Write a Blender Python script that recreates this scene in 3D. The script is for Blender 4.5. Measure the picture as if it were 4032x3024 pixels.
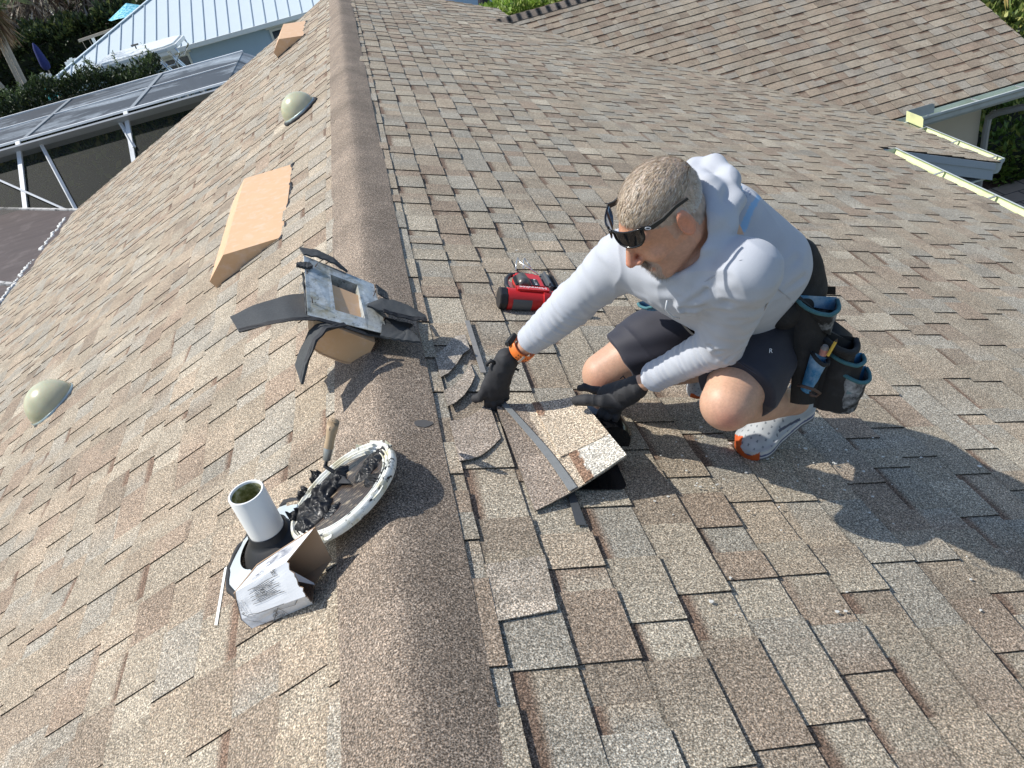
import bpy, bmesh, math, random
import numpy as np
from mathutils import Vector, Matrix, noise as mnoise
sc = bpy.context.scene
for o in list(bpy.data.objects): bpy.data.objects.remove(o)
R = math.radians
# ---------------------------------------------------------------- camera
F_PX = 3060.0
CAM = Vector((0.294, 0.0, 1.251))
CM = Matrix(((0.96, 0.29, -0.04), (-0.2, 0.53, -0.82), (-0.22, 0.8, 0.57)))
yaw, pitch, roll = R(2.858523), R(34.4137377), R(-15.20503614)
fwd = Vector((math.sin(yaw)*math.cos(pitch), math.cos(yaw)*math.cos(pitch), -math.sin(pitch)))
rgt = Vector((math.cos(yaw), -math.sin(yaw), 0)); upv = rgt.cross(fwd)
r2 = rgt*math.cos(roll) + upv*math.sin(roll); u2 = -rgt*math.sin(roll) + upv*math.cos(roll)
cam_d = bpy.data.cameras.new('camera'); cam = bpy.data.objects.new('camera', cam_d); sc.collection.objects.link(cam)
CM = Matrix((r2, u2, -fwd)).transposed()
cam.matrix_world = Matrix.Translation(CAM) @ CM.to_4x4()
cam_d.sensor_width = 36; cam_d.lens = 36*F_PX/4032; cam_d.clip_end = 500; cam_d.clip_start = 0.05
sc.camera = cam
# ---------------------------------------------------------------- light
w = bpy.data.worlds.new('World'); sc.world = w; w.use_nodes = True
nt = w.node_tree; nt.nodes.clear()
sky = nt.nodes.new('ShaderNodeTexSky'); sky.sky_type = 'NISHITA'; sky.sun_disc = False
SUN_TO = Vector((-0.93, 0.36, 1.22)).normalized()       # direction towards the sun
sky.sun_elevation = math.asin(SUN_TO.z); sky.sun_rotation = math.atan2(SUN_TO.x, SUN_TO.y)
sky.air_density = 1.0; sky.dust_density = 0.8
bg = nt.nodes.new('ShaderNodeBackground'); bg.inputs[1].default_value = 0.14
out = nt.nodes.new('ShaderNodeOutputWorld'); nt.links.new(sky.outputs[0], bg.inputs[0]); nt.links.new(bg.outputs[0], out.inputs[0])
sl = bpy.data.lights.new('sun', 'SUN'); sl.energy = 4.4; sl.angle = R(0.6); sl.color = (1.0, 0.965, 0.90)
so = bpy.data.objects.new('sun', sl); sc.collection.objects.link(so)
so.rotation_euler = SUN_TO.to_track_quat('Z', 'Y').to_euler(); so.location = (0, 0, 20)
sc.view_settings.view_transform = 'Standard'; sc.view_settings.look = 'None'
sc.view_settings.exposure = 0.22; sc.view_settings.gamma = 1.0
# ---------------------------------------------------------------- helpers
rnd = random.Random(7); rs = np.random.RandomState(11)
TAN = math.tan(R(22)); SIN = math.sin(R(22)); COS = math.cos(R(22))
NR = Vector((SIN, 0, COS)); NL = Vector((-SIN, 0, COS))
def px(x, y):                                       # a sight line, 2212-wide picture coordinates
    s = 4032/2212
    return (CM @ Vector(((x*s-2016)/F_PX, -(y*s-1512)/F_PX, -1)))
def atD(x, y, D): return CAM + px(x, y).normalized()*D
def atZ(x, y, z): d = px(x, y); return CAM + d*((z-CAM.z)/d.z)
def atY(x, y, Y): d = px(x, y); return CAM + d*((Y-CAM.y)/d.y)
def atX(x, y, X): d = px(x, y); return CAM + d*((X-CAM.x)/d.x)
def atP(x, y, n, p0): d = px(x, y); return CAM + d*(n.dot(Vector(p0)-CAM)/n.dot(d))
def atR(x, y, h=0): return atP(x, y, NR, NR*h)
def atL(x, y, h=0): return atP(x, y, NL, NL*h)

def link(name, me, mat=None, parent=None, smooth=False):
    o = bpy.data.objects.new(name, me); sc.collection.objects.link(o)
    if mat is not None:
        for m in (mat if isinstance(mat, (list, tuple)) else [mat]): me.materials.append(m)
    if parent is not None: o.parent = parent
    if smooth: me.polygons.foreach_set('use_smooth', np.ones(len(me.polygons), bool))
    return o
def tag(o, label=None, cat=None, group=None, kind=None):
    if label: o['label'] = label
    if cat: o['category'] = cat
    if group: o['group'] = group
    if kind: o['kind'] = kind
    return o
def thing(name, label, cat, loc=(0, 0, 0), group=None):
    o = bpy.data.objects.new(name, None); sc.collection.objects.link(o); o.location = loc
    o.empty_display_size = 0.05
    return tag(o, label, cat, group)
def child_world(o, root):                          # geometry given in world coordinates
    if root is not None:
        o.parent = root; o.matrix_parent_inverse = Matrix.Translation(-Vector(root.location))
    return o
class MB:
    """collects simple solids in world coordinates and links them as ONE mesh"""
    def __init__(s): s.v = []; s.f = []; s.mi = []
    def add(s, vs, fs, mi=0):
        b = len(s.v); s.v += [tuple(p) for p in vs]; s.f += [tuple(b+i for i in f) for f in fs]; s.mi += [mi]*len(fs); return s
    def frame_box(s, o, ex, ey, ez, mi=0):         # box from corner o and three edge vectors
        o, ex, ey, ez = map(Vector, (o, ex, ey, ez))
        vs = [o, o+ex, o+ex+ey, o+ey, o+ez, o+ex+ez, o+ex+ey+ez, o+ey+ez]
        return s.add(vs, [(0,3,2,1),(4,5,6,7),(0,1,5,4),(1,2,6,5),(2,3,7,6),(3,0,4,7)], mi)
    def box(s, lo, hi, mi=0):
        return s.frame_box(lo, (hi[0]-lo[0],0,0), (0,hi[1]-lo[1],0), (0,0,hi[2]-lo[2]), mi)
    def beam(s, a, b, w, h, up=(0,0,1), mi=0):
        a, b = Vector(a), Vector(b); d = (b-a).normalized(); u = Vector(up); x = d.cross(u).normalized(); z = x.cross(d)
        return s.frame_box(a-x*w/2-z*h/2, x*w, b-a, z*h, mi)
    def tube(s, pts, r, n=10, mi=0, cap=True, closed=False):
        pts = [Vector(p) for p in pts]; m = len(pts); rr = r if isinstance(r, (list, tuple)) else [r]*m
        b = []; x = None
        for i, p in enumerate(pts):
            if closed: d = (pts[(i+1) % m]-pts[i-1]).normalized()
            else: d = (pts[min(i+1, m-1)]-pts[max(i-1, 0)]).normalized()
            if x is None: x = d.orthogonal().normalized()
            x = (x - d*x.dot(d)).normalized(); y = d.cross(x)
            b += [p + (x*math.cos(2*math.pi*k/n) + y*math.sin(2*math.pi*k/n))*rr[i] for k in range(n)]
        fs = []
        for i in range(m if closed else m-1):
            j = (i+1) % m
            for k in range(n): fs.append((i*n+k, i*n+(k+1) % n, j*n+(k+1) % n, j*n+k))
        if cap and not closed: fs += [tuple(range(n))[::-1], tuple((m-1)*n+k for k in range(n))]
        return s.add(b, fs, mi)
    def prism(s, poly, ext, mi=0):                  # polygon (3D points) pushed along ext
        n = len(poly); ext = Vector(ext); a = [Vector(p) for p in poly]
        return s.add(a+[p+ext for p in a], [tuple(range(n))[::-1], tuple(range(n, 2*n))]+[(i, (i+1) % n, n+(i+1) % n, n+i) for i in range(n)], mi)
    def lathe(s, o, ax, prof, n=32, mi=0, x=None):  # prof = [(radius, height)...]
        o, ax = Vector(o), Vector(ax).normalized(); x = Vector(x).normalized() if x is not None else ax.orthogonal().normalized(); y = ax.cross(x)
        vs = [o+ax*h+(x*math.cos(2*math.pi*k/n)+y*math.sin(2*math.pi*k/n))*r for r, h in prof for k in range(n)]
        fs = [(i*n+k, i*n+(k+1) % n, (i+1)*n+(k+1) % n, (i+1)*n+k) for i in range(len(prof)-1) for k in range(n)]
        return s.add(vs, fs, mi)
    def build(s, name, mat, parent=None, smooth=False, bevel=0, auto=None):
        me = bpy.data.meshes.new(name); me.from_pydata(s.v, [], s.f)
        if len(set(s.mi)) > 1: me.polygons.foreach_set('material_index', s.mi)
        bm = bmesh.new(); bm.from_mesh(me); bmesh.ops.recalc_face_normals(bm, faces=bm.faces)
        if bevel:
            es = [e for e in bm.edges if len(e.link_faces) == 2 and e.calc_face_angle(0) > 0.5]
            bmesh.ops.bevel(bm, geom=es, offset=bevel, segments=2, affect='EDGES', clamp_overlap=True)
        bm.to_mesh(me); bm.free()
        o = link(name, me, mat, None, smooth)
        if auto is not None:
            for p in me.polygons: p.use_smooth = True
            me.set_sharp_from_angle(angle=R(auto))
        return child_world(o, parent)
def quads_mesh(name, V, C, mat, parent=None, smooth=False):
    """V: (N,k,3) separate polygons, C: (N,k,3) or (N,3) linear colours"""
    V = np.asarray(V, np.float32); N, k = V.shape[:2]
    me = bpy.data.meshes.new(name); me.vertices.add(N*k); me.vertices.foreach_set('co', V.reshape(-1))
    me.loops.add(N*k); me.loops.foreach_set('vertex_index', np.arange(N*k, dtype=np.int32))
    me.polygons.add(N); me.polygons.foreach_set('loop_start', np.arange(0, N*k, k, dtype=np.int32))
    me.update(calc_edges=True)
    if C is not None:
        C = np.asarray(C, np.float32)
        if C.ndim == 2: C = np.repeat(C[:, None, :], k, 1)
        a = me.color_attributes.new('Col', 'FLOAT_COLOR', 'POINT')
        a.data.foreach_set('color', np.concatenate([C.reshape(-1, 3), np.ones((N*k, 1), np.float32)], 1).reshape(-1))
    o = link(name, me, mat, None, smooth)
    return child_world(o, parent)
# ---- materials
class NT:
    def __init__(s, name):
        s.m = bpy.data.materials.new(name); s.m.use_nodes = True; s.t = s.m.node_tree; s.b = s.t.nodes['Principled BSDF']; s.co = None
    def n(s, typ, **kw):
        nd = s.t.nodes.new(typ)
        for k, v in kw.items():
            if k.startswith('i_'): nd.inputs[k[2:].replace('_', ' ')].default_value = v
            elif k[0] == 'i' and k[1:].isdigit(): nd.inputs[int(k[1:])].default_value = v
            else: setattr(nd, k, v)
        return nd
    def l(s, a, b): s.t.links.new(a, b)
    def coord(s):
        if s.co is None: s.co = s.n('ShaderNodeTexCoord').outputs['Object']
        return s.co
    def noise(s, scale, detail=3, rough=0.55, vec=None, dist=0):
        nd = s.n('ShaderNodeTexNoise', i_Scale=scale, i_Detail=detail, i_Roughness=rough, i_Distortion=dist); s.l(vec or s.coord(), nd.inputs['Vector']); return nd.outputs['Fac']
    def stretch(s, sx, sy, sz, rot=(0, 0, 0)):
        mp = s.n('ShaderNodeMapping'); mp.inputs['Scale'].default_value = (sx, sy, sz); mp.inputs['Rotation'].default_value = rot; s.l(s.coord(), mp.inputs[0]); return mp.outputs[0]
    def ramp(s, fac, stops, interp='LINEAR'):
        r = s.n('ShaderNodeValToRGB'); cr = r.color_ramp; cr.interpolation = interp
        while len(cr.elements) < len(stops): cr.elements.new(0.5)
        for e, (p, c) in zip(cr.elements, stops):
            e.position = p; e.color = (c, c, c, 1) if isinstance(c, (int, float)) else (*c[:3], 1)
        s.l(fac, r.inputs[0]); return r.outputs[0]
    def mix(s, fac, a, b, blend='MIX'):
        m = s.n('ShaderNodeMix', data_type='RGBA', blend_type=blend)
        for sock, v in ((m.inputs[0], fac), (m.inputs[6], a), (m.inputs[7], b)):
            if isinstance(v, bpy.types.NodeSocket): s.l(v, sock)
            elif isinstance(v, (int, float)): sock.default_value = v if sock.type == 'VALUE' else (v, v, v, 1)
            else: sock.default_value = (*v[:3], 1)
        return m.outputs[2]
    def base(s, v):
        if isinstance(v, bpy.types.NodeSocket): s.l(v, s.b.inputs['Base Color'])
        else: s.b.inputs['Base Color'].default_value = (*v[:3], 1)
        return s
    def set(s, **kw):
        for k, v in kw.items():
            sock = s.b.inputs[k.replace('_', ' ')]
            if isinstance(v, bpy.types.NodeSocket): s.l(v, sock)
            else: sock.default_value = v
        return s
    def bump(s, h, strength=0.3, dist=0.002):
        b = s.n('ShaderNodeBump', i_Strength=strength, i_Distance=dist); s.l(h, b.inputs['Height']); s.l(b.outputs[0], s.b.inputs['Normal']); return s
    def attr(s, name='Col'):
        a = s.n('ShaderNodeAttribute', attribute_name=name); return a.outputs['Color']
def plain(name, col, rough=0.5, metal=0.0, var=0.12, scale=25, bump=0.0, bscale=200, spec=None, dirt_shade=None, dirt_amt=0.5):
    t = NT(name); c2 = tuple(min(1, c*(1+var)) for c in col); c1 = tuple(c*(1-var) for c in col)
    v = t.mix(t.noise(scale, 4), c1, c2)
    if dirt_shade: v = t.mix(t.ramp(t.noise(scale*0.4, 6, 0.7), [(0.5, 0), (0.68, dirt_amt)]), v, dirt_shade)
    t.base(v).set(Roughness=rough, Metallic=metal)
    if spec is not None: t.set(Specular_IOR_Level=spec)
    if bump: t.bump(t.noise(bscale, 3), bump)
    return t.m
def vcol(name, rough=0.8, speck=0.0, sscale=300, bump=0.0, bscale=300, spec=0.3):
    t = NT(name); c = t.attr()
    if speck: c = t.mix(1.0, c, t.ramp(t.noise(sscale, 3, 0.7), [(0.3, 1-speck), (0.7, 1+speck)]), 'MULTIPLY')
    t.base(c).set(Roughness=rough, Specular_IOR_Level=spec)
    if bump: t.bump(t.noise(bscale, 3), bump)
    return t.m
# ---------------------------------------------------------------- shingles
def shingle_material(name, lo=0.30, hi=2.1, big=(0.86, 1.14)):
    t = NT(name); c = t.attr()
    g1 = t.noise(270, 2, 0.65); g2 = t.noise(170, 2, 0.5)
    sp = t.ramp(g1, [(0.34, lo), (0.46, 0.75), (0.54, 1.1), (0.66, hi)])
    sp2 = t.ramp(g2, [(0.36, 0.66), (0.5, 1.0), (0.64, 1.36)])
    c = t.mix(1.0, c, sp, 'MULTIPLY'); c = t.mix(1.0, c, sp2, 'MULTIPLY')
    c = t.mix(1.0, c, t.ramp(t.noise(3.5, 4, 0.6), [(0.3, big[0]), (0.7, big[1])]), 'MULTIPLY')
    hue = t.ramp(t.noise(620, 1), [(0.36, (1.10, 0.93, 0.80)), (0.5, (1, 1, 1)), (0.64, (0.94, 1.0, 1.08))])
    c = t.mix(1.0, c, hue, 'MULTIPLY')
    t.base(c).set(Roughness=0.92, Specular_IOR_Level=0.25)
    t.bump(g1, 0.75, 0.0022)
    return t.m
M_SH = shingle_material('asphalt_shingle')
M_CAP = shingle_material('ridge_cap_granules', 0.22, 2.3, (0.78, 1.22))
PAL = np.array([(.345,.295,.24),(.34,.305,.255),(.335,.315,.28),(.31,.295,.265),(.27,.23,.19),(.30,.245,.20),(.39,.355,.30),(.315,.275,.225)])
PW = np.array([.2,.2,.14,.1,.1,.1,.06,.1])
DARK = np.array((.15,.108,.085))
def wav(s, d, side):
    """the deck sags a little between the trusses, so the surface waves along the ridge"""
    a = 0.0045*math.sin(s*2*math.pi/1.22+0.8*side) + 0.003*math.sin(s*2*math.pi/0.61+1.3+side) + 0.006*math.sin(s*0.9+2*side+d*0.3)
    return a*min(1, abs(d)/0.6)
def shingles(name, origin, es, ed, nrm, s0, s1, d_first, ncourse, E, clip, side, mat, parent, amp=1.0, tint=(1,1,1), pal_gain=1.0, seed=1, dirt_shade=.62, pdark=.45, TB=.0055, TT=.0045):
    """courses of laminated shingles. es along the course, ed down the slope; clip(d)->(smin,smax)"""
    rr = np.random.RandomState(seed); tint = np.array(tint)*pal_gain
    o, es, ed, nrm = map(Vector, (origin, es, ed, nrm)); V = []; C = []
    def P(s, d, h): return o + es*s + ed*d + nrm*(h + amp*wav(s, d, side))
    def quad(pts, cols): V.append([tuple(P(*p)) for p in pts]); C.append(cols)
    for i in range(ncourse):
        db = d_first + i*E; dt = db - E - 0.012
        lo, hi = clip(db-E/2)
        if hi-lo < 0.02: continue
        s = lo - rr.uniform(0, .15); tooth = rr.rand() < .5
        while s < hi:
            wdt = rr.choice([.09,.12,.15,.17,.20,.24])*rr.uniform(.9, 1.1)
            if not tooth: wdt = rr.choice([.07,.10,.13,.16,.20])*rr.uniform(.9, 1.1)
            a, b = max(s, lo), min(s+wdt, hi)
            s += wdt
            if b-a > .004:
                c = PAL[rr.choice(len(PAL), p=PW)]*rr.uniform(.93, 1.07)*tint
                c2 = c*(1+rr.uniform(-.1, .1)) if rr.rand() < .6 else PAL[rr.choice(len(PAL), p=PW)]*tint*.98
                ja, jb = rr.uniform(-.0015, .0015, 2)
                if tooth:
                    h0, h1 = 0.002, TB+TT
                    dq = db-E+.002; dr = db-E+.016; fq = (dq-dt)/(db-dt); fr = (dr-dt)/(db-dt); hs = h0+TT*.3; hq = hs+(h1-hs)*fq; hr = hs+(h1-hs)*fr; kd = dirt_shade*rr.uniform(.85, 1.1)  # kd paints the course's shadow line: darker strip just below the butt above
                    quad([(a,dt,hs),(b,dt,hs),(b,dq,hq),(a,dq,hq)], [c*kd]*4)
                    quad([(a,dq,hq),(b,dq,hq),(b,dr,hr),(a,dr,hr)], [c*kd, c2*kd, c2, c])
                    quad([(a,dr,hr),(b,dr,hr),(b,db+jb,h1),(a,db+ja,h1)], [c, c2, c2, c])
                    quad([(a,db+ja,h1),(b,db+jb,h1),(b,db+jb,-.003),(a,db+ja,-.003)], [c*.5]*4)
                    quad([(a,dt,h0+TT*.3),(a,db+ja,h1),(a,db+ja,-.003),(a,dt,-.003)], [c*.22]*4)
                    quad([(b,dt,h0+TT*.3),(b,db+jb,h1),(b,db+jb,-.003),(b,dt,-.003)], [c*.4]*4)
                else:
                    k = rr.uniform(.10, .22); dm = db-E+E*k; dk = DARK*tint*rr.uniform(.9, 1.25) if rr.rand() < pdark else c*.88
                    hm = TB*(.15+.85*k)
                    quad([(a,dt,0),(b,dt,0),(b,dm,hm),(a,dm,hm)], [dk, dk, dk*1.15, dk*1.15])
                    d2 = dm+.022
                    quad([(a,dm,hm),(b,dm,hm),(b,d2,hm+.0005),(a,d2,hm+.0005)], [dk*1.15, dk*1.15, c2, c])
                    quad([(a,d2,hm+.0005),(b,d2,hm+.0005),(b,db,TB),(a,db,TB)], [c, c2, c2, c])
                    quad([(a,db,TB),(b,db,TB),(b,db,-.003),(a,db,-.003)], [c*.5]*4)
            tooth = not tooth if rr.rand() < .86 else tooth
    return quads_mesh(name, V, C, mat, parent)
EXP = 0.143
house = thing('tiled_house', 'near house under the tan shingle roof the man is working on', 'house', (0, 0, -4.7))
XE1, XE2, YSTEP = 4.42, 5.68, 6.42
YFAR = 13.3
# right slope: s = y, d = down the slope
def clipR(d):
    x = d*COS
    if x > XE1: return (YSTEP, min(YFAR, 8.07+(5.70-x)+.25))
    return (-1.6, YFAR if x < 2.3 else min(YFAR, 8.07+(5.70-x)+.25) if x > 2.3 else YFAR)
d1 = 0.185/COS
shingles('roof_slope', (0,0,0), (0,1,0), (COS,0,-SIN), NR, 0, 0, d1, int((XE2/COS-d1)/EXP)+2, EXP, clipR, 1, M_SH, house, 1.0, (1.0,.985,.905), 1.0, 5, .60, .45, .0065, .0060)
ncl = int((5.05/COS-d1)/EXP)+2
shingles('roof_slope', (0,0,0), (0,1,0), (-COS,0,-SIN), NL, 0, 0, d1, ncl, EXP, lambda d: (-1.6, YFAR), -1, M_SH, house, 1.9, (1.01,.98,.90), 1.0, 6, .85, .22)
# cross wing, front slope: s = x, d from its ridge (y=13.1) down to the eave (y=8.07, z=-2.30)
YW = 8.07; ZW = -2.303; YRW = 11.75; ZRW = ZW+(YRW-YW)*TAN
LW = (YRW-YW)/COS; XG = 7.75
NF = Vector((0, -SIN, COS))
def clipW(d):
    yy = YRW - d*COS; up = yy-YW
    return (5.70-up-.22, XG)
nw = int(LW/EXP)+1
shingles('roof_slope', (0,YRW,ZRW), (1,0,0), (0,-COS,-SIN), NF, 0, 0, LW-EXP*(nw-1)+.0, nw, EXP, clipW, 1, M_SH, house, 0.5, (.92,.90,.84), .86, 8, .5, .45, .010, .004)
# back slope of the wing and its hip end, plain faces behind the ridge
b = MB()
b.add([(5.7-(YRW-YW), YRW, ZRW), (XG, YRW, ZRW), (XG, 2*YRW-YW, ZW), (5.7, 2*YRW-YW, ZW)], [(0,1,2,3)])
M_PLAINSH = NT('far_shingle'); M_PLAINSH.base(M_PLAINSH.mix(M_PLAINSH.noise(14, 5, .7), (.17,.14,.11), (.33,.29,.24))).set(Roughness=.95); M_PLAINSH = M_PLAINSH.m
b.build('back_roof_slope', M_PLAINSH, house)
# ridge vent with its cap: a soft raised roll along the ridge
def ridge_cap(name, p0, p1, half, hgt, side_drop, mat, col, parent, seg=.33, seed=1, steps=0.0, up=(0,0,1)):
    rr = np.random.RandomState(seed); p0, p1 = Vector(p0), Vector(p1); L = (p1-p0).length; d = (p1-p0)/L; up = Vector(up); sd = d.cross(up).normalized(); up = sd.cross(d)
    prof = []
    for k in range(17):
        u = -1+k/8.0; x = u*half
        z = hgt - side_drop*(math.sqrt(x*x+.035**2)-.035)*(1.0) 
        prof.append((x, z))
    prof = [(-half-.001, prof[0][1]-.022)]+prof+[(half+.001, prof[-1][1]-.022)]
    V = []; C = []; n = int(L/(seg/3)); 
    base = np.array(col)
    for i in range(n):
        a, b2 = L*i/n, L*(i+1)/n; k3 = i//3
        r3 = np.random.RandomState(k3+seed*77); g = r3.uniform(.92, 1.08)
        for j in range(len(prof)-1):
            (xa, za), (xb, zb) = prof[j], prof[j+1]
            def PP(s, x, z):
                ph = (s/seg) % 1.0
                st = steps*(1-((s-1e-5)/seg) % 1.0)
                edge = 0.002*math.sin(s*9.1)+.003*math.sin(s*2.3+1)
                wv = .004*math.sin(s*1.9)+.003*math.sin(s*4.7+x*4)
                return tuple(p0 + d*s + sd*(x*(1+edge*3)) + up*(z+wv+st))
            V.append([PP(a,xa,za), PP(b2-1e-4,xa,za), PP(b2-1e-4,xb,zb), PP(a,xb,zb)])
            nz = [1+.08*mnoise.noise(Vector((q[0]*4, q[1]*4, 3))) for q in V[-1]]
            C.append([base*g*v*(1.06 if (xa+xb) < 0 else .95) for v in nz])  # sunny side tinted lighter, far side darker: lighting put into the colour
        if steps: 
            if i % 3 == 0:
                for j in range(1, len(prof)-2):
                    (xa, za), (xb, zb) = prof[j], prof[j+1]
                    q = [PP(a,xa,za), PP(a,xb,zb)]
                    V.append([q[0], q[1], tuple(Vector(q[1])-up*(steps+.004)), tuple(Vector(q[0])-up*(steps+.004))]); C.append([base*.35]*4)
    me = quads_mesh(name, V, C, mat, parent)
    bm = bmesh.new(); bm.from_mesh(me.data); bmesh.ops.remove_doubles(bm, verts=bm.verts, dist=.0002); bmesh.ops.recalc_face_normals(bm, faces=bm.faces); bm.to_mesh(me.data); bm.free()
    for p in me.data.polygons: p.use_smooth = True
    me.data.set_sharp_from_angle(angle=R(40))
    return me
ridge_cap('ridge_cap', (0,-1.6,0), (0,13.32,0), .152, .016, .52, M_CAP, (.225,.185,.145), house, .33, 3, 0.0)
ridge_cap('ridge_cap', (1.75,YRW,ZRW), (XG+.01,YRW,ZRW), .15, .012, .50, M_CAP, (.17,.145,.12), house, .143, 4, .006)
# deck under everything, so that no light leaks
b = MB()
b.add([(0,-1.6,-.055),(XE1,-1.6,-.055-XE1*TAN),(XE1,YSTEP,-.055-XE1*TAN),(XE2,YSTEP,-.055-XE2*TAN),(XE2,YW+.1,-.055-XE2*TAN),(2.0,11.9,-.055-2.0*TAN),(2.0,YFAR,-.055-2.0*TAN),(0,YFAR,-.055)],[tuple(range(8))])
b.add([(0,-1.6,-.055),(-5.05,-1.6,-.055-5.05*TAN),(-5.05,YFAR,-.055-5.05*TAN),(0,YFAR,-.055)],[(0,1,2,3)])
b.add([(2.0,YRW,ZRW-.055),(XG,YRW,ZRW-.055),(XG,YW,ZW-.055),(5.7,YW,ZW-.055)],[(0,1,2,3)])
M_FELT = plain('roof_felt', (.03,.03,.03), .9)
b.build('roof_deck', M_FELT, house)
# ---------------------------------------------------------------- ground
ZG = -4.7
def ground_mat():
    t = NT('lawn_ground'); a = t.mix(t.noise(0.5, 6, .7), (.055,.07,.028), (.16,.13,.085)); t.base(t.mix(t.noise(14, 4), a, (.05,.06,.02))).set(Roughness=.95); t.bump(t.noise(30, 4), .5, .03); return t.m
g = MB(); g.add([(-300,-200,ZG),(300,-200,ZG),(300,400,ZG),(-300,400,ZG)], [(0,1,2,3)])
tag(g.build('ground', ground_mat()), kind='structure')
t = NT('bark_mulch'); v = t.noise(28, 5, .75); t.base(t.ramp(v, [(.32, (.02,.012,.008)), (.5, (.10,.055,.035)), (.68, (.22,.14,.10))])).set(Roughness=.95); t.bump(v, .9, .03)
g = MB(); g.add([(7.3,8.0,ZG+.02),(20,8.0,ZG+.02),(20,22,ZG+.02),(7.3,22,ZG+.02)], [(0,1,2,3)]); tag(g.build('ground', t.m), kind='structure')
# pavers of the walk along the wing
t = NT('tan_pavers'); br = t.n('ShaderNodeTexBrick', i_Scale=1.0); br.inputs['Color1'].default_value = (.36,.25,.18,1); br.inputs['Color2'].default_value = (.42,.33,.25,1); br.inputs['Mortar'].default_value = (.10,.08,.06,1)
br.inputs['Mortar Size'].default_value = .012; br.inputs['Brick Width'].default_value = .42; br.inputs['Row Height'].default_value = .3; t.l(t.coord(), br.inputs['Vector'])
t.base(t.mix(.35, br.outputs[0], t.ramp(t.noise(9, 5), [(.3, .15), (.7, .6)]), 'MULTIPLY')).set(Roughness=.85)
g = MB(); g.box((7.6, 6.2, ZG), (9.6, 9.9, ZG+.06)); tag(g.build('path', t.m), kind='structure')
g = MB(); g.box((-14, 14.2, ZG), (-1.5, 18.4, ZG+.03)); tag(g.build('pool_deck', plain('deck_concrete', (.12,.12,.10), .8, var=.2, scale=5)), kind='structure')
# ---------------------------------------------------------------- house walls, fascia, gutters
M_STUCCO = plain('beige_stucco', (.60,.53,.42), .9, var=.06, scale=6, bump=.5, bscale=45)
M_ALU = plain('painted_gutter', (.50,.54,.53), .45, var=.10, scale=8, dirt_shade=(.30,.33,.30), dirt_amt=.5)
M_GUT_IN = plain('stained_gutter', (.66,.72,.42), .5, var=.12, scale=14, dirt_shade=(.42,.44,.25), dirt_amt=.6)
M_SPLASH = plain('splash_guard_sheet', (.46,.50,.53), .35, .3, var=.15, scale=12)
M_SPLASH2 = plain('pollen_yellow_sheet', (.76,.80,.42), .5, var=.08, scale=12, dirt_shade=(.5,.52,.3))
M_DSP = plain('grey_downspout', (.36,.37,.37), .45, .2, var=.1, scale=7, dirt_shade=(.25,.26,.26))
b = MB(); b.box((-4.55, -1.4, ZG), (3.9, YFAR-.25, -2.3)); b.box((3.9, YSTEP+.35, ZG), (5.15, YFAR-.25, -2.45)); b.box((5.15, 8.58, ZG), (7.22, 14.6, -2.36))
b.add([(7.22,8.58,-2.37),(7.22,11.75,-.95),(7.22,14.6,-2.37),(7.0,14.6,-2.37),(7.0,11.75,-.95),(7.0,8.58,-2.37)], [(0,1,2),(3,4,5),(0,1,4,5),(1,2,3,4),(0,5,3,2)])
b.build('wall', M_STUCCO, house)
GP = [(0,.002),(0,-.130),(.085,-.135),(.112,-.100),(.120,-.052),(.142,-.026),(.142,0),(.128,.002)]
M_GUT_PALE = plain('pale_gutter_inside', (.58,.64,.56), .5, var=.10, scale=10, dirt_shade=(.42,.46,.36), dirt_amt=.5)
def gutter(p0, p1, outd, name='gutter', caps=(True, True), hangers=(), inmat=None):
    p0, p1, outd = Vector(p0), Vector(p1), Vector(outd).normalized(); d = (p1-p0); L = d.length; d.normalize()
    g = MB(); n = len(GP); T = .0022
    outer = [Vector((x, z)) for x, z in GP]; inner = []
    for i, q in enumerate(outer):
        a = outer[max(i-1, 0)]; c = outer[min(i+1, n-1)]; tg = (c-a).normalized(); nn = Vector((-tg.y, tg.x)); inner.append(q+nn*T)
    W = lambda q, s: p0 + d*s + outd*q.x + Vector((0,0,1))*q.y
    for ring, m, flip in ((outer, 0, 0), (inner, 1, 1)):
        vs = [W(q, s) for s in (0, L) for q in ring]
        g.add(vs, [(i, i+1, n+i+1, n+i) for i in range(n-1)], m)
    for e in (0, n-1): g.add([W(outer[e],0), W(outer[e],L), W(inner[e],L), W(inner[e],0)], [(0,1,2,3)], 0)
    for k, s in enumerate((0, L)):
        if caps[k]:
            g.prism([W(q, s) for q in outer], d*(.002 if k else -.002), 0)
    me = bpy.data.meshes.new(name); me.from_pydata(g.v, [], g.f); me.polygons.foreach_set('material_index', g.mi)
    o = link(name, me, [M_ALU, inmat or M_GUT_IN]); child_world(o, house)
    for s in hangers:
        h = MB(); c = p0 + d*s
        h.beam(c+outd*.004+Vector((0,0,-.012)), c+outd*.130+Vector((0,0,-.006)), .022, .006)
        h.lathe(c+outd*.004+Vector((0,0,-.012)), outd, [(0,.0),(.009,.0),(.009,.012),(0,.012)], 8)
        ho = h.build('gutter_hanger', M_DSP); ho.parent = o
    return o
ZE1, ZE2 = -XE1*TAN, -XE2*TAN
gutter((XE1+.0, -1.6, ZE1-.012), (XE1+.0, YSTEP-.12, ZE1-.012), (1,0,0), hangers=[.4+.62*i for i in range(12)])
gutter((XE2+.0, YSTEP+.03, ZE2-.012), (XE2+.0, YW-.13, ZE2-.012), (1,0,0), caps=(True, False), hangers=[.1,.66,1.2])
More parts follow.
